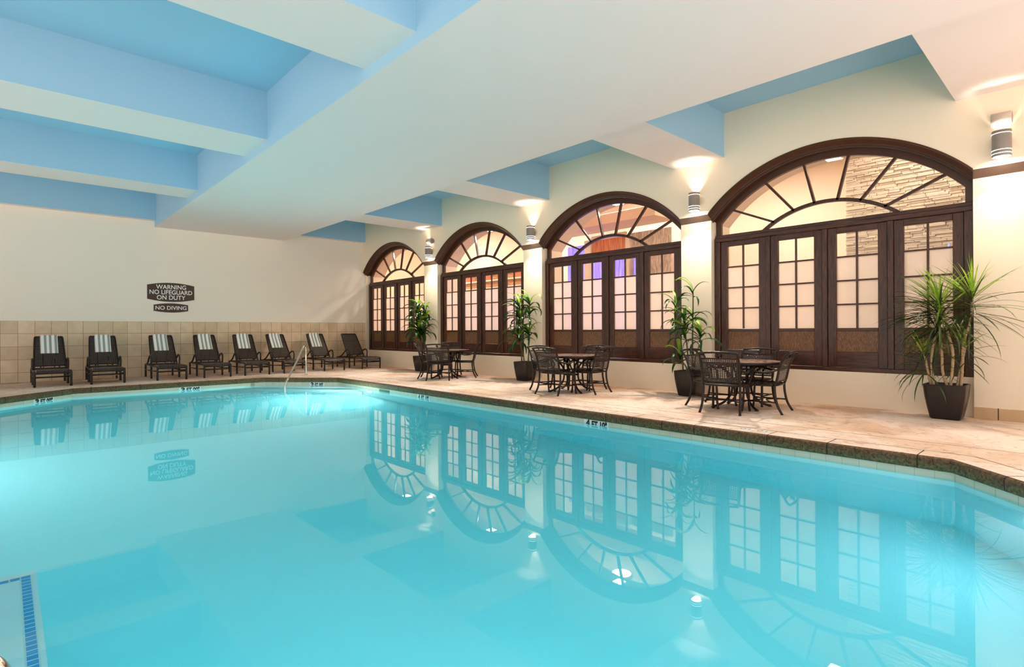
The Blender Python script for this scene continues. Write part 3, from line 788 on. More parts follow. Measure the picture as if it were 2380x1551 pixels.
# ------------------------------------------------------------------ patio chairs (front at local +y)
def make_chair():
    root=empty('patio_chair'); root.scale=(1.09,1,1); A=M['alu']
    prof_side=[(-.20,.405),(-.225,.47),(-.245,.56),(-.265,.66),(-.30,.75),(-.35,.83),(-.385,.865)]
    fr=MB()
    for s in (-1,1):
        fr.tube(smooth_path([(s*(.235+.012*k/6),y,z) for k,(y,z) in enumerate(prof_side)],4),[.017]*25,8,flat=1.0)
    fr.tube(smooth_path([(-.248,-.385,.865),(-.12,-.398,.878),(0,-.402,.882),(.12,-.398,.878),(.248,-.385,.865)],4),.016,8)
    fr.tube([(-.245,-.325,.79),(.245,-.325,.79)],.011,8); fr.tube([(-.236,-.222,.455),(.236,-.222,.455)],.012,8)
    fr.lathe([(0,-.012),(.03,-.012),(.034,0),(.03,.012),(0,.012)],(0,-.362,.835),10)
    fr.tube([(0,-.33,.80),(0,-.395,.875)],.012,6)
    fr.build('back_frame',A,root)
    bw=MB(); weave(bw,surf_from_profile(smooth2(prof_side[1:5]+[(-.325,.79)]),.225,.232),17,14,.0125,.0115,.005)
    bw.build('backrest',M['wicker'],root)
    # seat frame + woven seat
    sf=MB(); ring=[]
    for k in range(28):
        a=2*PI*k/28; ca,sa=math.cos(a),math.sin(a)
        ring.append((.255*math.copysign(abs(ca)**.55,ca),.015+.235*math.copysign(abs(sa)**.55,sa),.405))
    sf.tube(ring,.016,8,closed=True); sf.build('seat_frame',A,root)
    sw=MB(); weave(sw,surf_from_profile([(-.215,.415),(-.1,.405),(.1,.408),(.2,.418),(.25,.405)],.245,.245),18,17,.0165,.0165,.004); sw.build('seat',M['wicker'],root)
    for s in (-1,1):
        l=MB(); l.tube(smooth_path([(s*.235,.215,.41),(s*.236,.225,.28),(s*.238,.232,.12),(s*.242,.25,0)],4),.017,8); l.build('leg',A,root)
        l=MB(); l.tube(smooth_path([(s*.235,-.20,.41),(s*.238,-.205,.28),(s*.245,-.24,.12),(s*.258,-.305,0)],4),.017,8); l.build('leg',A,root)
        a=MB(); a.tube(smooth_path([(s*.243,-.262,.645),(s*.275,-.15,.595),(s*.285,.0,.59),(s*.285,.13,.625),(s*.28,.225,.615),(s*.268,.262,.545),(s*.25,.235,.45),(s*.238,.215,.40)],4),.0145,8); a.build('arm',A,root)
    st=MB()
    for s in (-1,1): st.tube([(s*.237,.23,.165),(s*.242,-.225,.165)],.011,6)
    st.tube(smooth_path([(-.238,.16,.165),(0,.03,.175),(.238,.16,.165)],4),.010,6); st.tube(smooth_path([(-.24,-.16,.165),(0,-.02,.175),(.24,-.16,.165)],4),.010,6)
    st.build('stretcher',A,root)
    return root
def make_table():
    root=empty('patio_table'); A=M['alu']; R=.60; Z=.715
    t=MB(); t.lathe([(0,Z-.012),(R-.03,Z-.012),(R-.03,Z),(0,Z)],n=48,smooth=False); t.build('tabletop',M['ttop'],root)
    r=MB(); r.lathe([(R-.032,Z+.001),(R-.008,Z+.003),(R,Z-.006),(R,Z-.034),(R-.012,Z-.04),(R-.05,Z-.036),(R-.05,Z-.012)],n=48); r.build('rim',A,root)
    for k in range(4):
        a=PI/4+k*PI/2; ca,sa=math.cos(a),math.sin(a)
        pr=[(.40,.68),(.30,.60),(.20,.52),(.155,.42),(.15,.30),(.18,.19),(.27,.09),(.38,.035),(.46,.018)]
        l=MB(); l.tube([(p.x*ca,p.x*sa,p.y) for p in smooth_path([(x,z,0) for x,z in pr],4)],.0185,8)
        l.lathe([(0,0),(.03,0),(.03,.012),(0,.02)],(.455*ca,.455*sa,0),10)
        l.tube([(.15*ca,.15*sa,.30),(.15*ca,.15*sa,.69)],.014,8)
        l.build('leg',A,root)
    g=MB()
    for z,rr in ((.33,.15),(.66,.16),(.675,.40)): g.tube([(rr*math.cos(2*PI*k/24),rr*math.sin(2*PI*k/24),z) for k in range(24)],.011,6,closed=True)
    g.tube([(-.40,0,.675),(.40,0,.675)],.011,6); g.tube([(0,-.40,.675),(0,.40,.675)],.011,6)
    g.build('base_ring',A,root)
    return root
chair0=make_chair(); table0=make_table()
TAB=[('nearest the camera',(8.40,3.82),[
        ((7.75,3.76),-81,'its back to the pool'),((8.21,4.20),176,'half hidden on the left'),((8.82,3.86),92,'against the window'),((8.23,3.395),7,'in profile on the right')]),
     ('in the middle of the row',(8.22,7.15),[
        ((7.695,7.05),-88,'its back to the pool'),((8.06,7.565),176,'half hidden on the left'),((8.70,7.16),92,'against the window'),((8.30,6.735),6,'in profile on the right')]),
     ('farthest from the camera',(8.35,11.48),[
        ((7.87,11.09),-46,'its back to the pool'),((8.00,11.66),-132,'half hidden on the left'),((8.72,11.86),134,'against the window'),((8.78,11.25),47,'in profile on the right')])]
first=True
for ti,(tn,(tx,ty),chs) in enumerate(TAB):
    t=table0 if ti==0 else copy_tree(table0)
    t.location=(tx,ty,0); t.rotation_euler=(0,0,[0.1,.35,.8][ti])
    tag(t,'round brown patio table with mottled top, '+['nearest the camera','in the middle of the row','farthest from the camera near the loungers'][ti],'table','round patio tables by the windows')
    for (cx,cy),rz,ds in chs:
        c=chair0 if first else copy_tree(chair0); first=False
        c.location=(cx,cy,0); c.rotation_euler=(0,0,rad(rz))
        tag(c,'woven patio chair at table '+tn+', '+ds,'chair','woven patio chairs around the tables')

# ------------------------------------------------------------------ planters
def rsq(h,r,n=5):
    pts=[]
    for (sx,sy,a0) in ((1,1,0),(-1,1,PI/2),(-1,-1,PI),(1,-1,1.5*PI)):
        for k in range(n):
            a=a0+PI/2*k/(n-1); pts.append((sx*(h-r)+r*math.cos(a),sy*(h-r)+r*math.sin(a)))
    return pts
def make_pot(root,hb=.168,ht=.228,H=.455):
    p=MB(); secs=[(hb-.012,.0,.05),(hb,.014,.055),(hb+(ht-hb)*.42,H*.33,.065),(hb+(ht-hb)*.78,H*.66,.07),(ht-.003,H-.03,.072),(ht,H-.012,.072),(ht-.006,H,.07),(ht-.026,H,.035),(ht-.034,H-.05,.03)]
    rings=[[(x,y,z) for x,y in rsq(h,r)] for h,z,r in secs]; m_=len(rings[0]); p.add(rings[0],[tuple(range(m_))[::-1]])
    for a,b in zip(rings,rings[1:]): p.add(a+b,[(i,(i+1)%m_,m_+(i+1)%m_,m_+i) for i in range(m_)],0,True)
    p.build('pot',M['pot'],root)
    s=MB(); s.add([(x,y,H-.035) for x,y in rsq(ht-.03,.03)],[tuple(range(m_))]); s.build('soil',M['soil'],root)
def leaf(mb,base,az,el,L,W,droop,seg=8,mi=0,fold=.25,tw=0):
    """arching strap leaf"""
    p=Vector(base); e=el; d0=Vector((math.cos(az),math.sin(az),0)); sdv=Vector((-math.sin(az),math.cos(az),0))
    vs=[];fs=[];st=L/seg
    for k in range(seg+1):
        t=k/seg; wd=W*(math.sin(PI*min(1,(t*.92+.10)))**.7)*(1 if t<1 else .05)
        dirv=d0*math.cos(e)+Vector((0,0,1))*math.sin(e); up=-d0*math.sin(e)+Vector((0,0,1))*math.cos(e)
        s2=sdv*math.cos(tw*t)+up*math.sin(tw*t)
        vs+=[p-s2*wd/2+up*wd*fold,p,p+s2*wd/2+up*wd*fold]
        p=p+dirv*st; e-=droop/seg*(0.4+1.2*t)
    for k in range(seg):
        a=3*k; fs+=[(a,a+1,a+4,a+3),(a+1,a+2,a+5,a+4)]
    mb.add(vs,fs,mi,True)
def avoid(base,az,L,xmax): return base[0]+math.cos(az)*L*.75<xmax
def corn_plant(name,label,loc,stems,seed,xlim):
    rnd=random.Random(seed); root=empty(name,(loc[0],loc[1],0)); tag(root,label,'potted plant','potted corn plants by the piers')
    make_pot(root)
    for (sx,sy,tx,ty,h,heads) in stems:
        st=MB(); path=smooth_path([(sx,sy,.40),(sx*.8+tx*.2+rnd.uniform(-.02,.02),sy*.8+ty*.2,.40+(h-.4)*.4),(tx*.85+sx*.15,ty*.85+sy*.15,.40+(h-.4)*.75),(tx,ty,h)],4)
        st.tube(path,[.016-.007*k/len(path) for k in range(len(path))],8); st.build('stem',M['cane2'],root)
        fo=MB()
        for (t,nl,Lf,Wf) in heads:
            q=path[min(len(path)-1,int(t*(len(path)-1)))]
            for k in range(nl):
                ka=k/nl; az=k*2.4+rnd.uniform(-.3,.3); el=1.30-1.25*ka+rnd.uniform(-.15,.15); L=Lf*rnd.uniform(.9,1.4)
                b=q+Vector((0,0,-.16*ka))
                for tr in range(12):
                    if loc[0]+b.x+math.cos(az)*L*.8<xlim: break
                    az+=.5
                leaf(fo,b,az,el,L,Wf*rnd.uniform(.9,1.3),rnd.uniform(1.9,3.1),8,1 if ka<.16 else 0,.22,rnd.uniform(-.8,.8))
        fo.build('foliage',[M['leafA'],M['leafY']],root)
    return root
corn_plant('potted_plant','bushy corn plant in dark tapered pot at farthest table, near the loungers',(9.20,13.86),[(-.06,.05,-.06,.12,1.95,[(1,16,.42,.055),(.8,16,.45,.065),(.55,16,.5,.075)]),(.05,-.05,.06,-.10,1.82,[(1,16,.42,.055),(.78,14,.45,.07),(.5,12,.5,.08)]),(-.04,-.06,-.14,-.04,1.25,[(1,16,.5,.085),(.7,10,.5,.085)])],3,9.42)
corn_plant('potted_plant','corn plant with two tall leafy stems in dark pot behind the middle table',(9.20,9.44),[(-.07,.06,-.10,.10,1.80,[(1,16,.42,.05),(.82,14,.46,.055),(.62,10,.42,.055)]),(.03,-.06,.05,-.10,1.86,[(1,13,.44,.06),(.80,8,.42,.06),(.42,14,.46,.07)]),(-.06,-.02,-.14,.06,1.02,[(1,18,.50,.06)])],5,9.42)
corn_plant('potted_plant','sparse corn plant with one lanky bare stem in dark pot behind the nearest table',(9.18,5.13),[(.02,-.04,.02,-.06,1.92,[(1,8,.40,.045),(.60,6,.36,.045)]),(-.08,.09,-.12,.20,1.66,[(1,9,.42,.042),(.80,5,.34,.04)]),(-.02,.02,-.06,.06,1.36,[(1,12,.46,.055),(.72,8,.44,.06)]),(.0,-.08,-.02,-.22,1.12,[(1,14,.42,.055)]),(-.09,.0,-.12,.12,.72,[(1,9,.42,.06)])],9,9.42)
def spiky(name,label,loc):
    rnd=random.Random(21); root=empty(name,(loc[0],loc[1],0)); tag(root,label,'potted plant')
    make_pot(root,.165,.232,.46)
    canes=[([(-.04,.13,.42),(-.05,.15,.70),(-.06,.14,.92),(-.05,.09,1.22),(-.06,.05,1.42)],78,.52),
           ([(-.05,-.02,.42),(-.06,.03,.62),(-.05,.04,.85),(-.05,.06,1.05),(-.06,.10,1.20)],40,.42),
           ([(-.06,-.05,.42),(-.05,-.075,.75),(-.06,-.07,.95),(-.05,-.02,1.15),(-.06,.0,1.34),(-.07,.06,1.56)],92,.56),
           ([(.0,-.15,.42),(.0,-.17,.75),(.0,-.175,1.0),(.0,-.24,1.25),(-.01,-.265,1.42),(-.02,-.27,1.62)],96,.58),
           ([(-.03,.16,.42),(-.04,.19,.60),(-.05,.23,.86)],44,.40),([(.02,-.11,.42),(.02,-.15,.70),(.02,-.20,.98)],36,.38)]
    for pts,nl,Lm in canes:
        st=MB(); path=smooth_path(pts,5); m_=len(path)
        st.tube(path,[.0165-.003*k/m_+.002*(k%2) for k in range(m_)],8); st.build('stem',M['cane'],root)
        fo=MB(); q=path[-1]
        for k in range(nl):
            ka=k/nl; az=k*2.39996+rnd.uniform(-.2,.2); el=1.42-2.0*ka**.75+rnd.uniform(-.2,.2); L=Lm*rnd.uniform(.8,1.25)*(.80+.35*min(1,ka*2))
            b=q+Vector((0,0,.03-.30*ka))
            for tr in range(12):
                if loc[0]+b.x+math.cos(az)*L*.85<9.40: break
                az+=.45
            leaf(fo,b,az,el,L,.0195*rnd.uniform(.8,1.3),rnd.uniform(.1,.75)*(1+ka*1.6),7,1 if ka<.26 else 0,.2,rnd.uniform(-.5,.5))
        fo.build('foliage',[M['leafB'],M['leafY']],root)
spiky('potted_plant','spiky narrow-leaved dracaena with pale twisting canes in dark square pot',(9.25,1.43))

# ------------------------------------------------------------------ wall sconces
SCY=[.872,5.107,9.369,13.69]
sclab=['grey cylinder wall sconce at the right edge of the photo, largest of four','grey cylinder wall sconce on pier above the lanky corn plant','grey cylinder wall sconce on pier above the middle table','grey cylinder wall sconce nearest the tiled far wall, smallest of four']
WARM=(1.0,.85,.70)
gl=emis('sconce lamp glass',(1,.90,.78,1),46); hol=emis('lit perforations',(1,.93,.85,1),5)
def make_sconce():
    root=empty('wall_sconce'); r=.098
    s=MB(); s.lathe([(r,-.165),(r,.165),(r-.006,.165),(r-.006,-.165),(r,-.165)],n=32); s.build('shade',M['steel'],root)
    a=MB(); a.box(r-.03,-.045,-.05,.108,.045,.05); a.build('bracket',M['steel'],root)
    g=MB(); g.lathe([(0,-.161),(r-.012,-.161)],n=24,smooth=False); g.build('lamp_lens',gl,root)
    p=MB()
    for z in (.125,-.085,-.128):
        for k in range(34):
            t=2*PI*k/34; c,s_=math.cos(t),math.sin(t); q=r+.001; h=.0035; e=.0062
            p.add([(q*c-s_*e*-1,q*s_-c*e,z-h),(q*c-s_*e,q*s_+c*e,z-h),(q*c-s_*e,q*s_+c*e,z+h),(q*c+s_*e,q*s_-c*e,z+h)],[(0,1,2,3)])
    p.build('perforations',hol,root)
    return root
sc0=make_sconce()
SC_DOWN,SC_UP=44,2.6
for i,y in enumerate(SCY):
    o=sc0 if i==0 else copy_tree(sc0)
    o.location=(XF-.107,y,3.545); tag(o,sclab[i],'wall light','grey cylinder sconces on the piers')
    ld=bpy.data.lights.new('sconce_downlight','AREA'); ld.shape='DISK'; ld.size=.15; ld.energy=SC_DOWN; ld.color=WARM; ld.spread=rad(128)
    lo=bpy.data.objects.new('sconce_downlight',ld); COL.objects.link(lo); lo.parent=o; lo.location=(0,0,-.163); lo.rotation_euler=(0,rad(34),0)
    ld=bpy.data.lights.new('sconce_uplight','SPOT'); ld.energy=SC_UP*6; ld.color=WARM; ld.spot_size=rad(100); ld.spot_blend=.9; ld.shadow_soft_size=.035
    lo=bpy.data.objects.new('sconce_uplight',ld); COL.objects.link(lo); lo.parent=o; lo.location=(0,0,-.02); lo.rotation_euler=(PI,0,0)
# small horizontal cylinder fittings above two of the sconces
for i,(y,z,lab) in enumerate(((.872,3.865,'beige cylinder fitting above the sconce at the right edge'),(13.62,3.87,'beige cylinder fitting above the sconce nearest the far wall'))):
    root=empty('wall_fitting',(XF-.09,y,z)); tag(root,lab,'wall fitting')
    b=MB(); b.lathe([(0,-.10),(.078,-.10),(.085,-.092),(.085,.10),(0,.10)],n=24,axis='y'); b.build('housing',M['fit'],root)
    b=MB(); b.lathe([(0,-.103),(.066,-.103),(.068,-.098)],n=24,axis='y'); b.build('lens_cap',M['steel'],root)
    b=MB(); b.box(.0,-.02,-.02,.092,.02,.02); b.build('bracket',M['fit'],root)

# ------------------------------------------------------------------ chrome handrails
def rail(name,label,pts,r=.024):
    root=empty(name,(0,0,0)); tag(root,label,'handrail')
    b=MB(); b.tube(pts,r,12); b.build('rail_tube',M['chrome'],root); return root
hr=rail('handrail','chrome handrail over the far pool corner between two loungers',smooth_path([(6.16,15.03,0),(6.16,15.03,.35),(6.16,15.03,.66),(6.13,14.99,.765),(6.06,14.90,.80),(5.98,14.80,.755),(5.60,14.29,.40),(5.22,13.79,.08),(5.07,13.58,-.04),(5.02,13.51,-.16),(5.01,13.50,-.70)],6))
e=MB(); e.lathe([(.024,.0),(.055,.0),(.052,.012),(.03,.02),(.024,.02)],(6.16,15.03,0),16); e.build('base_flange',M['chrome'],hr)
rail('handrail','chrome handrail bend cut off at bottom left corner of the photo',smooth_path([(-1.2,1.98,.30),(-.5,2.04,.325),(-.13,2.06,.333),(-.046,2.062,.319),(-.011,2.064,.282),(-.001,2.066,.21),(.001,2.068,.0),(.001,2.07,-.69)],6),.024)

# ------------------------------------------------------------------ depth markings
def depth_mark(label,pos,rz,txt,w_=.46,vertical=True):
    root=empty('depth_marker',pos,rz); tag(root,label,'depth marker')
    b=MB(); 
    k=3; tw=w_/k
    for i in range(k): b.bbox(-w_/2+i*tw+.002,-.004,-.065,-w_/2+(i+1)*tw-.002,.006,.062,.001)
    b.build('tiles',M['wtile'],root)
    a,bt_=txt.split(' ',1)
    o=text_mesh('numerals',a,.085,.125,M['black'],root,.05)[0]; o.rotation_euler=(PI/2,0,0); o.location=(-w_/2+.075,-.006,0)
    o=text_mesh('numerals',bt_,w_-.18,.11,M['black'],root,.05)[0]; o.rotation_euler=(PI/2,0,0); o.location=(.06,-.006,0)
wo2=offset(POOL,TW-.014)
yt=WL+.0
# right wall faces -x: local -y must face -x => rotate -90
depth_mark('waterline depth marker 4 FT 10 on right pool wall nearer the camera',(6.37+TW-.018,5.09,yt),-PI/2,'4 FT 10"',.46)
depth_mark('waterline depth marker 4 FT 10 on right pool wall by the farthest table',(6.37+TW-.018,9.62,yt),-PI/2,'4 FT 10"',.46)
def on_wall(i,t):
    p,q=Vector(wo2[i]),Vector(wo2[(i+1)%n]); d=(q-p).normalized(); pos=p.lerp(q,t); nd=Vector((d.y,-d.x)); pos=pos-nd*.004
    return (pos.x,pos.y,yt),math.atan2(d.y,d.x)+PI
p_,r_=on_wall(1,.30); depth_mark('waterline depth marker 3 FT 00 right of the far handrail',p_,r_,'3 FT 00"',.40)
p_,r_=on_wall(2,.435); depth_mark('waterline depth marker 3 FT 00 on far pool wall below the wall signs',p_,r_,'3 FT 00"',.46)
p_,r_=on_wall(3,.205); depth_mark('waterline depth marker 3 FT 00 on angled wall at far left',p_,r_,'3 FT 00"',.46)
for (x,y,lab) in ((6.53,5.16,'pair of small white deck tiles on the coping below the middle table'),(6.57,2.84,'pair of small white deck tiles on the coping below the nearest table'),(6.53,9.0,'pair of worn white deck tiles on the coping left of the middle table')):
    root=empty('deck_marker',(x,y,0)); tag(root,lab,'depth marker','white tiles set in the coping')
    for k in (-1,1):
        b=MB(); b.bbox(-.065,k*.10-.075,.0,.065,k*.10+.075,.0025,.001); t=b.build('tile',M['wtile'],root)
        b=MB(); b.lathe([(.022,.0),(.036,.0)],(.0,k*.10+.03,.003),14,smooth=False); b.box(-.035,k*.10-.05,.0026,.035,k*.10-.035,.0032); b.build('faded_symbol',pbr('faded marking',srgb(140,130,118),.7),t)
# skimmer mouth in the right wall
root=empty('skimmer',(6.37+TW-.016,11.22,-.19)); tag(root,'dark green skimmer opening in the pool wall near the far right corner','skimmer')
b=MB(); b.bbox(-.004,-.225,-.06,.01,.225,.045,.002); b.build('weir_door',M['skim'],root)
# underwater lamps
lens=emis('underwater lamp lens',(.85,.97,1,1),20)
def pool_lamp(label,pos,rz,power,lcol=(1,.97,.95)):
    root=empty('pool_light',pos,rz); tag(root,label,'pool light')
    b=MB(); b.lathe([(.11,0),(.14,0),(.14,.02),(.11,.025),(.11,0)],n=24,axis='y'); b.build('bezel',M['chrome'],root)
    b=MB(); b.lathe([(0,.012),(.108,.012)],n=24,axis='y',smooth=False); b.build('lens',lens,root)
    ld=bpy.data.lights.new('pool_lamp','AREA'); ld.shape='DISK'; ld.size=.2; ld.energy=power; ld.color=lcol
    lo=bpy.data.objects.new('pool_lamp',ld); COL.objects.link(lo); lo.parent=root; lo.location=(0,.03,0); lo.rotation_euler=(-PI/2,0,0) if False else (PI/2,0,0)
    return root
PW=160
pool_lamp('glowing underwater lamp in the right pool wall near the far corner',(6.37+TW,11.9,-.62),PI/2,PW*1.05)
dg=math.atan2(.96+.25,6.37-5.13)
pool_lamp('glowing underwater lamp in the angled wall at lower right',(5.70+.03,.335-.03,-.66),PI/4,PW*.09,(.72,.83,1.0))
pool_lamp('underwater lamp low in the near pool wall',(.55,-.25-TW,-.75),0,PW*.52,(.86,.94,1.0))
pool_lamp('underwater lamp low in the left pool wall',(-1.9-TW,9.0,-.62),-PI/2,PW*.45)

# ------------------------------------------------------------------ lobby behind the windows
LXB=14.2
w=MB(); w.box(LXB,-4,-.1,LXB+.2,20.5,5.3,0); tag(w.build('wall_lobby_back',M['lcream']),kind='structure')
w=MB(); w.box(10.26,-3.2,-.1,LXB,-3.0,5.3); tag(w.build('wall_lobby_near',M['lcream']),kind='structure')
w=MB(); w.box(10.26,20.3,-.1,LXB,20.5,5.3); tag(w.build('wall_lobby_far',M['lcream']),kind='structure')
w=MB(); w.box(10.25,-3,-.1,LXB,20.5,0.0); tag(w.build('floor_lobby',pbr('lobby floor',srgb(196,160,124),.3)),kind='structure')
w=MB(); w.box(9.5,-3.2,5.15,LXB+.2,20.5,5.3); tag(w.build('ceiling_lobby',M['lcream']),kind='structure')
# stone clad wall seen through the nearest window
st=MB(); rnd=random.Random(4); z=0.0; SX=11.6
st.box(SX+.03,-2.99,0,12.3,3.24,4.42)
while z<4.36:
    h=rnd.choice([.025,.035,.045,.055,.03]); y=3.28
    while y>-1.0:
        L=rnd.uniform(.10,.38); dpt=rnd.uniform(0,.04)
        st.bbox(SX-dpt,y-L+.003,z+.002,SX+.06,y-.002,min(z+h,4.42)-.002,.006); y-=L
    x=SX+.05
    while x<12.25:
        L=rnd.uniform(.12,.4); st.bbox(x,3.22,z+.002,min(x+L,12.3)-.003,3.26+rnd.uniform(0,.04),min(z+h,4.42)-.002,.006); x+=L
    z+=h
tag(st.build('wall_stone',M['stone']),kind='structure')
root=empty('wall_control_box',(SX-.05,1.70,2.55)); tag(root,'small wall control box on the stone wall behind the nearest window','control box')  # small lit control box fixed to the stone, not a switch
b=MB(); b.bbox(-.03,-.06,-.08,.0,.06,.08,.004); b.build('housing',M['lpink'],root); b=MB(); b.box(-.032,.03,-.06,-.029,.055,.06); b.build('lit_display',emis('blue display',(.15,.25,1,1),2),root)
# recessed downlights in each arch soffit
DL=emis('downlight diffuser',(1,.95,.88,1),18)
dlab=['nearest','second nearest','third','farthest']
for i,c in enumerate(WIN):
    root=empty('downlight',(9.98,c-.03,ZC+RI-.045)); tag(root,'square recessed downlight in the arch soffit of the %s window'%dlab[i],'downlight','recessed downlights in the arch soffits')
    b=MB(); b.bbox(-.13,-.13,-.012,.13,.13,.03,.003); b.build('rim',M['white'],root)
    b=MB(); b.box(-.105,-.105,-.016,.105,.105,-.011); b.build('diffuser',DL,root)
    ld=bpy.data.lights.new('downlight_lamp','AREA'); ld.shape='SQUARE'; ld.size=.2; ld.energy=10; ld.color=(1,.86,.70)
    lo=bpy.data.objects.new('downlight_lamp',ld); COL.objects.link(lo); lo.parent=root; lo.location=(0,0,-.02)
# added lobby ceiling lamps, out of view, to brighten the lobby and panes
for k,(x,y) in enumerate(((12.6,-.6),(12.0,5.2),(12.4,9.0),(12.4,13.0),(12.4,17.0),(11.15,1.9))):
    root=empty('added_ceiling_lamp',(x,y,5.12)); tag(root,'unseen lobby ceiling lamp, added to light the lobby','ceiling lamp','added lobby ceiling lamps')
    b=MB(); b.lathe([(0,-.03),(.28,-.03),(.3,-.02),(.3,.03)],n=24); b.build('housing',M['white'],root)
    ld=bpy.data.lights.new('lobby_fill_lamp','AREA'); ld.shape='DISK'; ld.size=.5; ld.energy=[56,92,98,98,92,26][k]; ld.color=(1,.89,.79)
    lo=bpy.data.objects.new('lobby_fill_lamp',ld); COL.objects.link(lo); lo.parent=root; lo.location=(0,0,-.04)
# feature wall with lit water panels behind the second window, cabinets behind the third
def cam_at(px,py,X):
    d=F+Rv*((px-1190)/1275.77)-Uv*((py-767.67)/1275.77); k=X/d.x; return Vector((X,d.y*k,CAMH+d.z*k))
def streak_emis(name,c1,c2,st):
    m,nt,out=new_mat(name); tc=N(nt,'ShaderNodeTexCoord'); mp=N(nt,'ShaderNodeMapping'); mp.inputs['Scale'].default_value=(1,30,1.5); nt.links.new(tc.outputs['Object'],mp.inputs[0])
    nz=N(nt,'ShaderNodeTexNoise'); nz.inputs['Scale'].default_value=1.5; nz.inputs['Detail'].default_value=3; nt.links.new(mp.outputs[0],nz.inputs['Vector'])
    r=N(nt,'ShaderNodeValToRGB'); r.color_ramp.elements[0].position=.35; r.color_ramp.elements[0].color=c1; r.color_ramp.elements[1].position=.65; r.color_ramp.elements[1].color=c2; nt.links.new(nz.outputs['Fac'],r.inputs[0])
    e=N(nt,'ShaderNodeEmission'); e.inputs['Strength'].default_value=st; nt.links.new(r.outputs[0],e.inputs[0]); nt.links.new(e.outputs[0],out.inputs[0]); return m
PUR=streak_emis('purple lit water film',(.26,.17,.95,1),(.62,.36,.95,1),1.0)
ORA=wood_mat('orange lit wood',srgb(190,90,40),srgb(245,160,95),'z',.6,.25)
SIL=wood_mat('pale streaked glass',srgb(150,128,108),srgb(235,218,195),'z',1.2,.3)
FX=13.0
def slab(name,mat,px0,px1,z0,z1,parent,X=FX,dx=.03):
    y1=cam_at(px0,600,X).y; y0=cam_at(px1,600,X).y
    b=MB(); b.bbox(X-dx,y0,z0,X+.02,y1,z1,.004); return b.build(name,mat,parent)
root=empty('water_feature',(0,0,0)); tag(root,'lobby water feature with purple lit panels and orange wood behind second nearest window','water feature')
zt=cam_at(1340,573,FX).z
slab('purple_panel',PUR,1321,1358,.0,zt,root)
slab('purple_panel',PUR,1378,1456,.0,cam_at(1415,585,FX).z,root,FX,.02)
slab('wood_inset',ORA,1378,1456,cam_at(1415,585,FX).z,cam_at(1415,556,FX).z,root,FX,.025)
slab('purple_panel',PUR,1474,1486,.0,cam_at(1480,600,FX).z,root,FX-.1)
slab('streaked_glass',SIL,1468,1561,.0,cam_at(1515,535,FX).z,root)
slab('upright',M['lcream'],1362,1377,.0,cam_at(1370,560,FX).z,root,FX,.08); slab('upright',M['lcream'],1457,1466,.0,cam_at(1460,545,FX).z,root,FX,.08)
slab('header',M['lpink'],1377,1457,cam_at(1415,556,FX).z,cam_at(1415,545,FX).z,root,FX,.06)
b=MB(); y1=cam_at(1320,560,FX).y; y0=cam_at(1562,540,FX).y; zz=cam_at(1500,520,FX).z
b.bbox(12.2,y0,zz,13.2,y1,zz+.28,.01); b.build('canopy',M['lpink'],root)
root=empty('wall_cabinet',(0,0,0)); tag(root,'long bank of warm wood lobby cabinets behind the third window','cabinet')
CX=13.3; CW_=wood_mat('warm lobby wood',srgb(150,98,64),srgb(214,162,116),'y',.6,.35)
y1=cam_at(1078,640,CX).y; y0=cam_at(1225,640,CX).y
ztop=cam_at(1150,628,CX).z
b=MB(); b.bbox(CX,y0,0,CX+.5,y1,ztop,.01); b.build('carcass',CW_,root)
for k in range(5):
    z=ztop-.12-.28*k; b=MB(); b.bbox(CX-.05,y0,z,CX,y1,z+.05,.004); b.build('shelf',M['lcream'],root)
for k in range(4):
    yy=y0+(y1-y0)*(k+.5)/4; b=MB(); b.bbox(CX-.03,yy-.3,ztop-.36,CX,yy+.25,ztop-.2,.006); b.build('red_drawer',pbr('terracotta lacquer',srgb(205,105,70),.4),root)
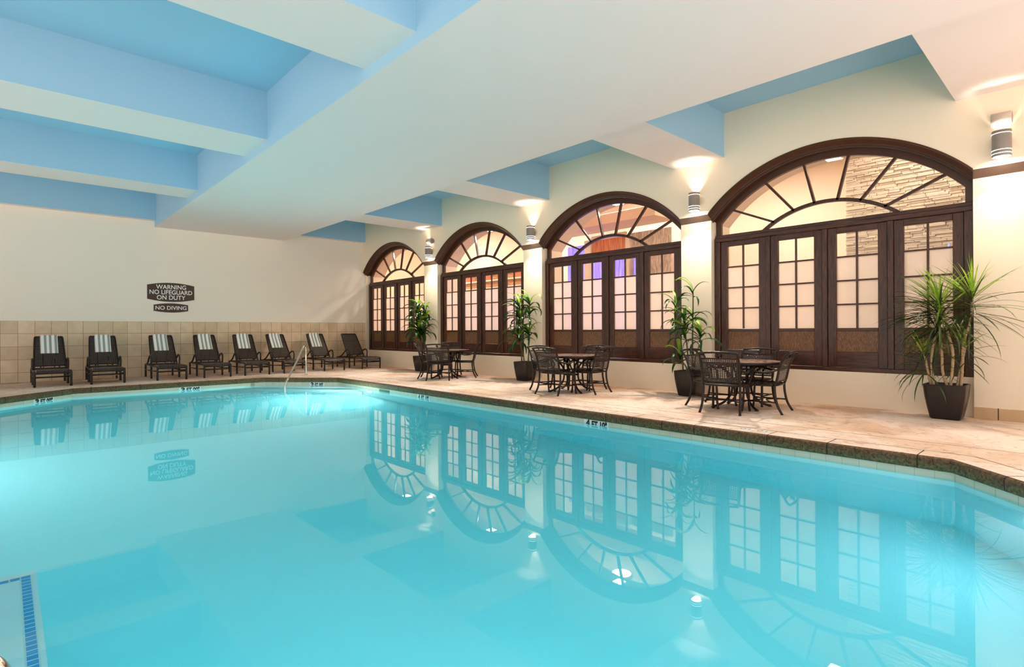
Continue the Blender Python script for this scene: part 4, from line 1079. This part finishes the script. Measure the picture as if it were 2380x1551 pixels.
# indoor palm behind the farthest window
root=empty('indoor_palm',(11.9,19.0,0)); tag(root,'feathery indoor palm in the lobby behind the farthest window','potted plant')
b=MB(); b.lathe([(0,0),(.2,0),(.26,.45),(.23,.45),(.22,.40),(0,.40)],n=20); b.build('pot',M['pot'],root)
b=MB(); b.tube([(0,0,.4),(.02,.0,1.2),(0,0,1.75)],.03,8); b.build('stem',M['cane2'],root)
b=MB(); rnd=random.Random(2)
for k in range(9):
    az=k*2*PI/9; 
    for q in range(12):
        t=.15+.85*q/11; p=Vector((math.cos(az)*.75*t,math.sin(az)*.75*t,1.75+.75*t-.75*t*t))
        for s in (-1,1): leaf(b,p,az+s*1.0,-.2-.3*t,.30*(1-.5*t),.02,1.0,4)
b.build('foliage',M['leafA'],root)

# ------------------------------------------------------------------ light and rendering
W_LOW,W_UP=2.9,.85   # added fill for the unbuilt room sides, brighter from below to lift the ceiling
wd=bpy.data.worlds.new('soft room fill'); sc.world=wd; wd.use_nodes=True
bg=wd.node_tree.nodes['Background']; bg.inputs[0].default_value=(1.0,.83,.71,1); bg.inputs[1].default_value=1.0
wn=wd.node_tree; wt_=wn.nodes.new('ShaderNodeTexCoord'); ws=wn.nodes.new('ShaderNodeSeparateXYZ'); wr_=wn.nodes.new('ShaderNodeMapRange')
wn.links.new(wt_.outputs['Generated'],ws.inputs[0]); wn.links.new(ws.outputs['Z'],wr_.inputs[0])
wr_.inputs[1].default_value=-.25; wr_.inputs[2].default_value=.1; wr_.inputs[3].default_value=W_LOW; wr_.inputs[4].default_value=W_UP
wn.links.new(wr_.outputs[0],bg.inputs[1])
sc.view_settings.view_transform='Standard'; sc.view_settings.look='None'; sc.view_settings.gamma=1; sc.view_settings.exposure=0.48
cy=sc.cycles
cy.max_bounces=9; cy.diffuse_bounces=4; cy.glossy_bounces=4; cy.transmission_bounces=8; cy.transparent_max_bounces=12; cy.volume_bounces=1
cy.sample_clamp_indirect=6; cy.use_denoising=True; cy.caustics_refractive=True; cy.caustics_reflective=True; cy.blur_glossy=.5
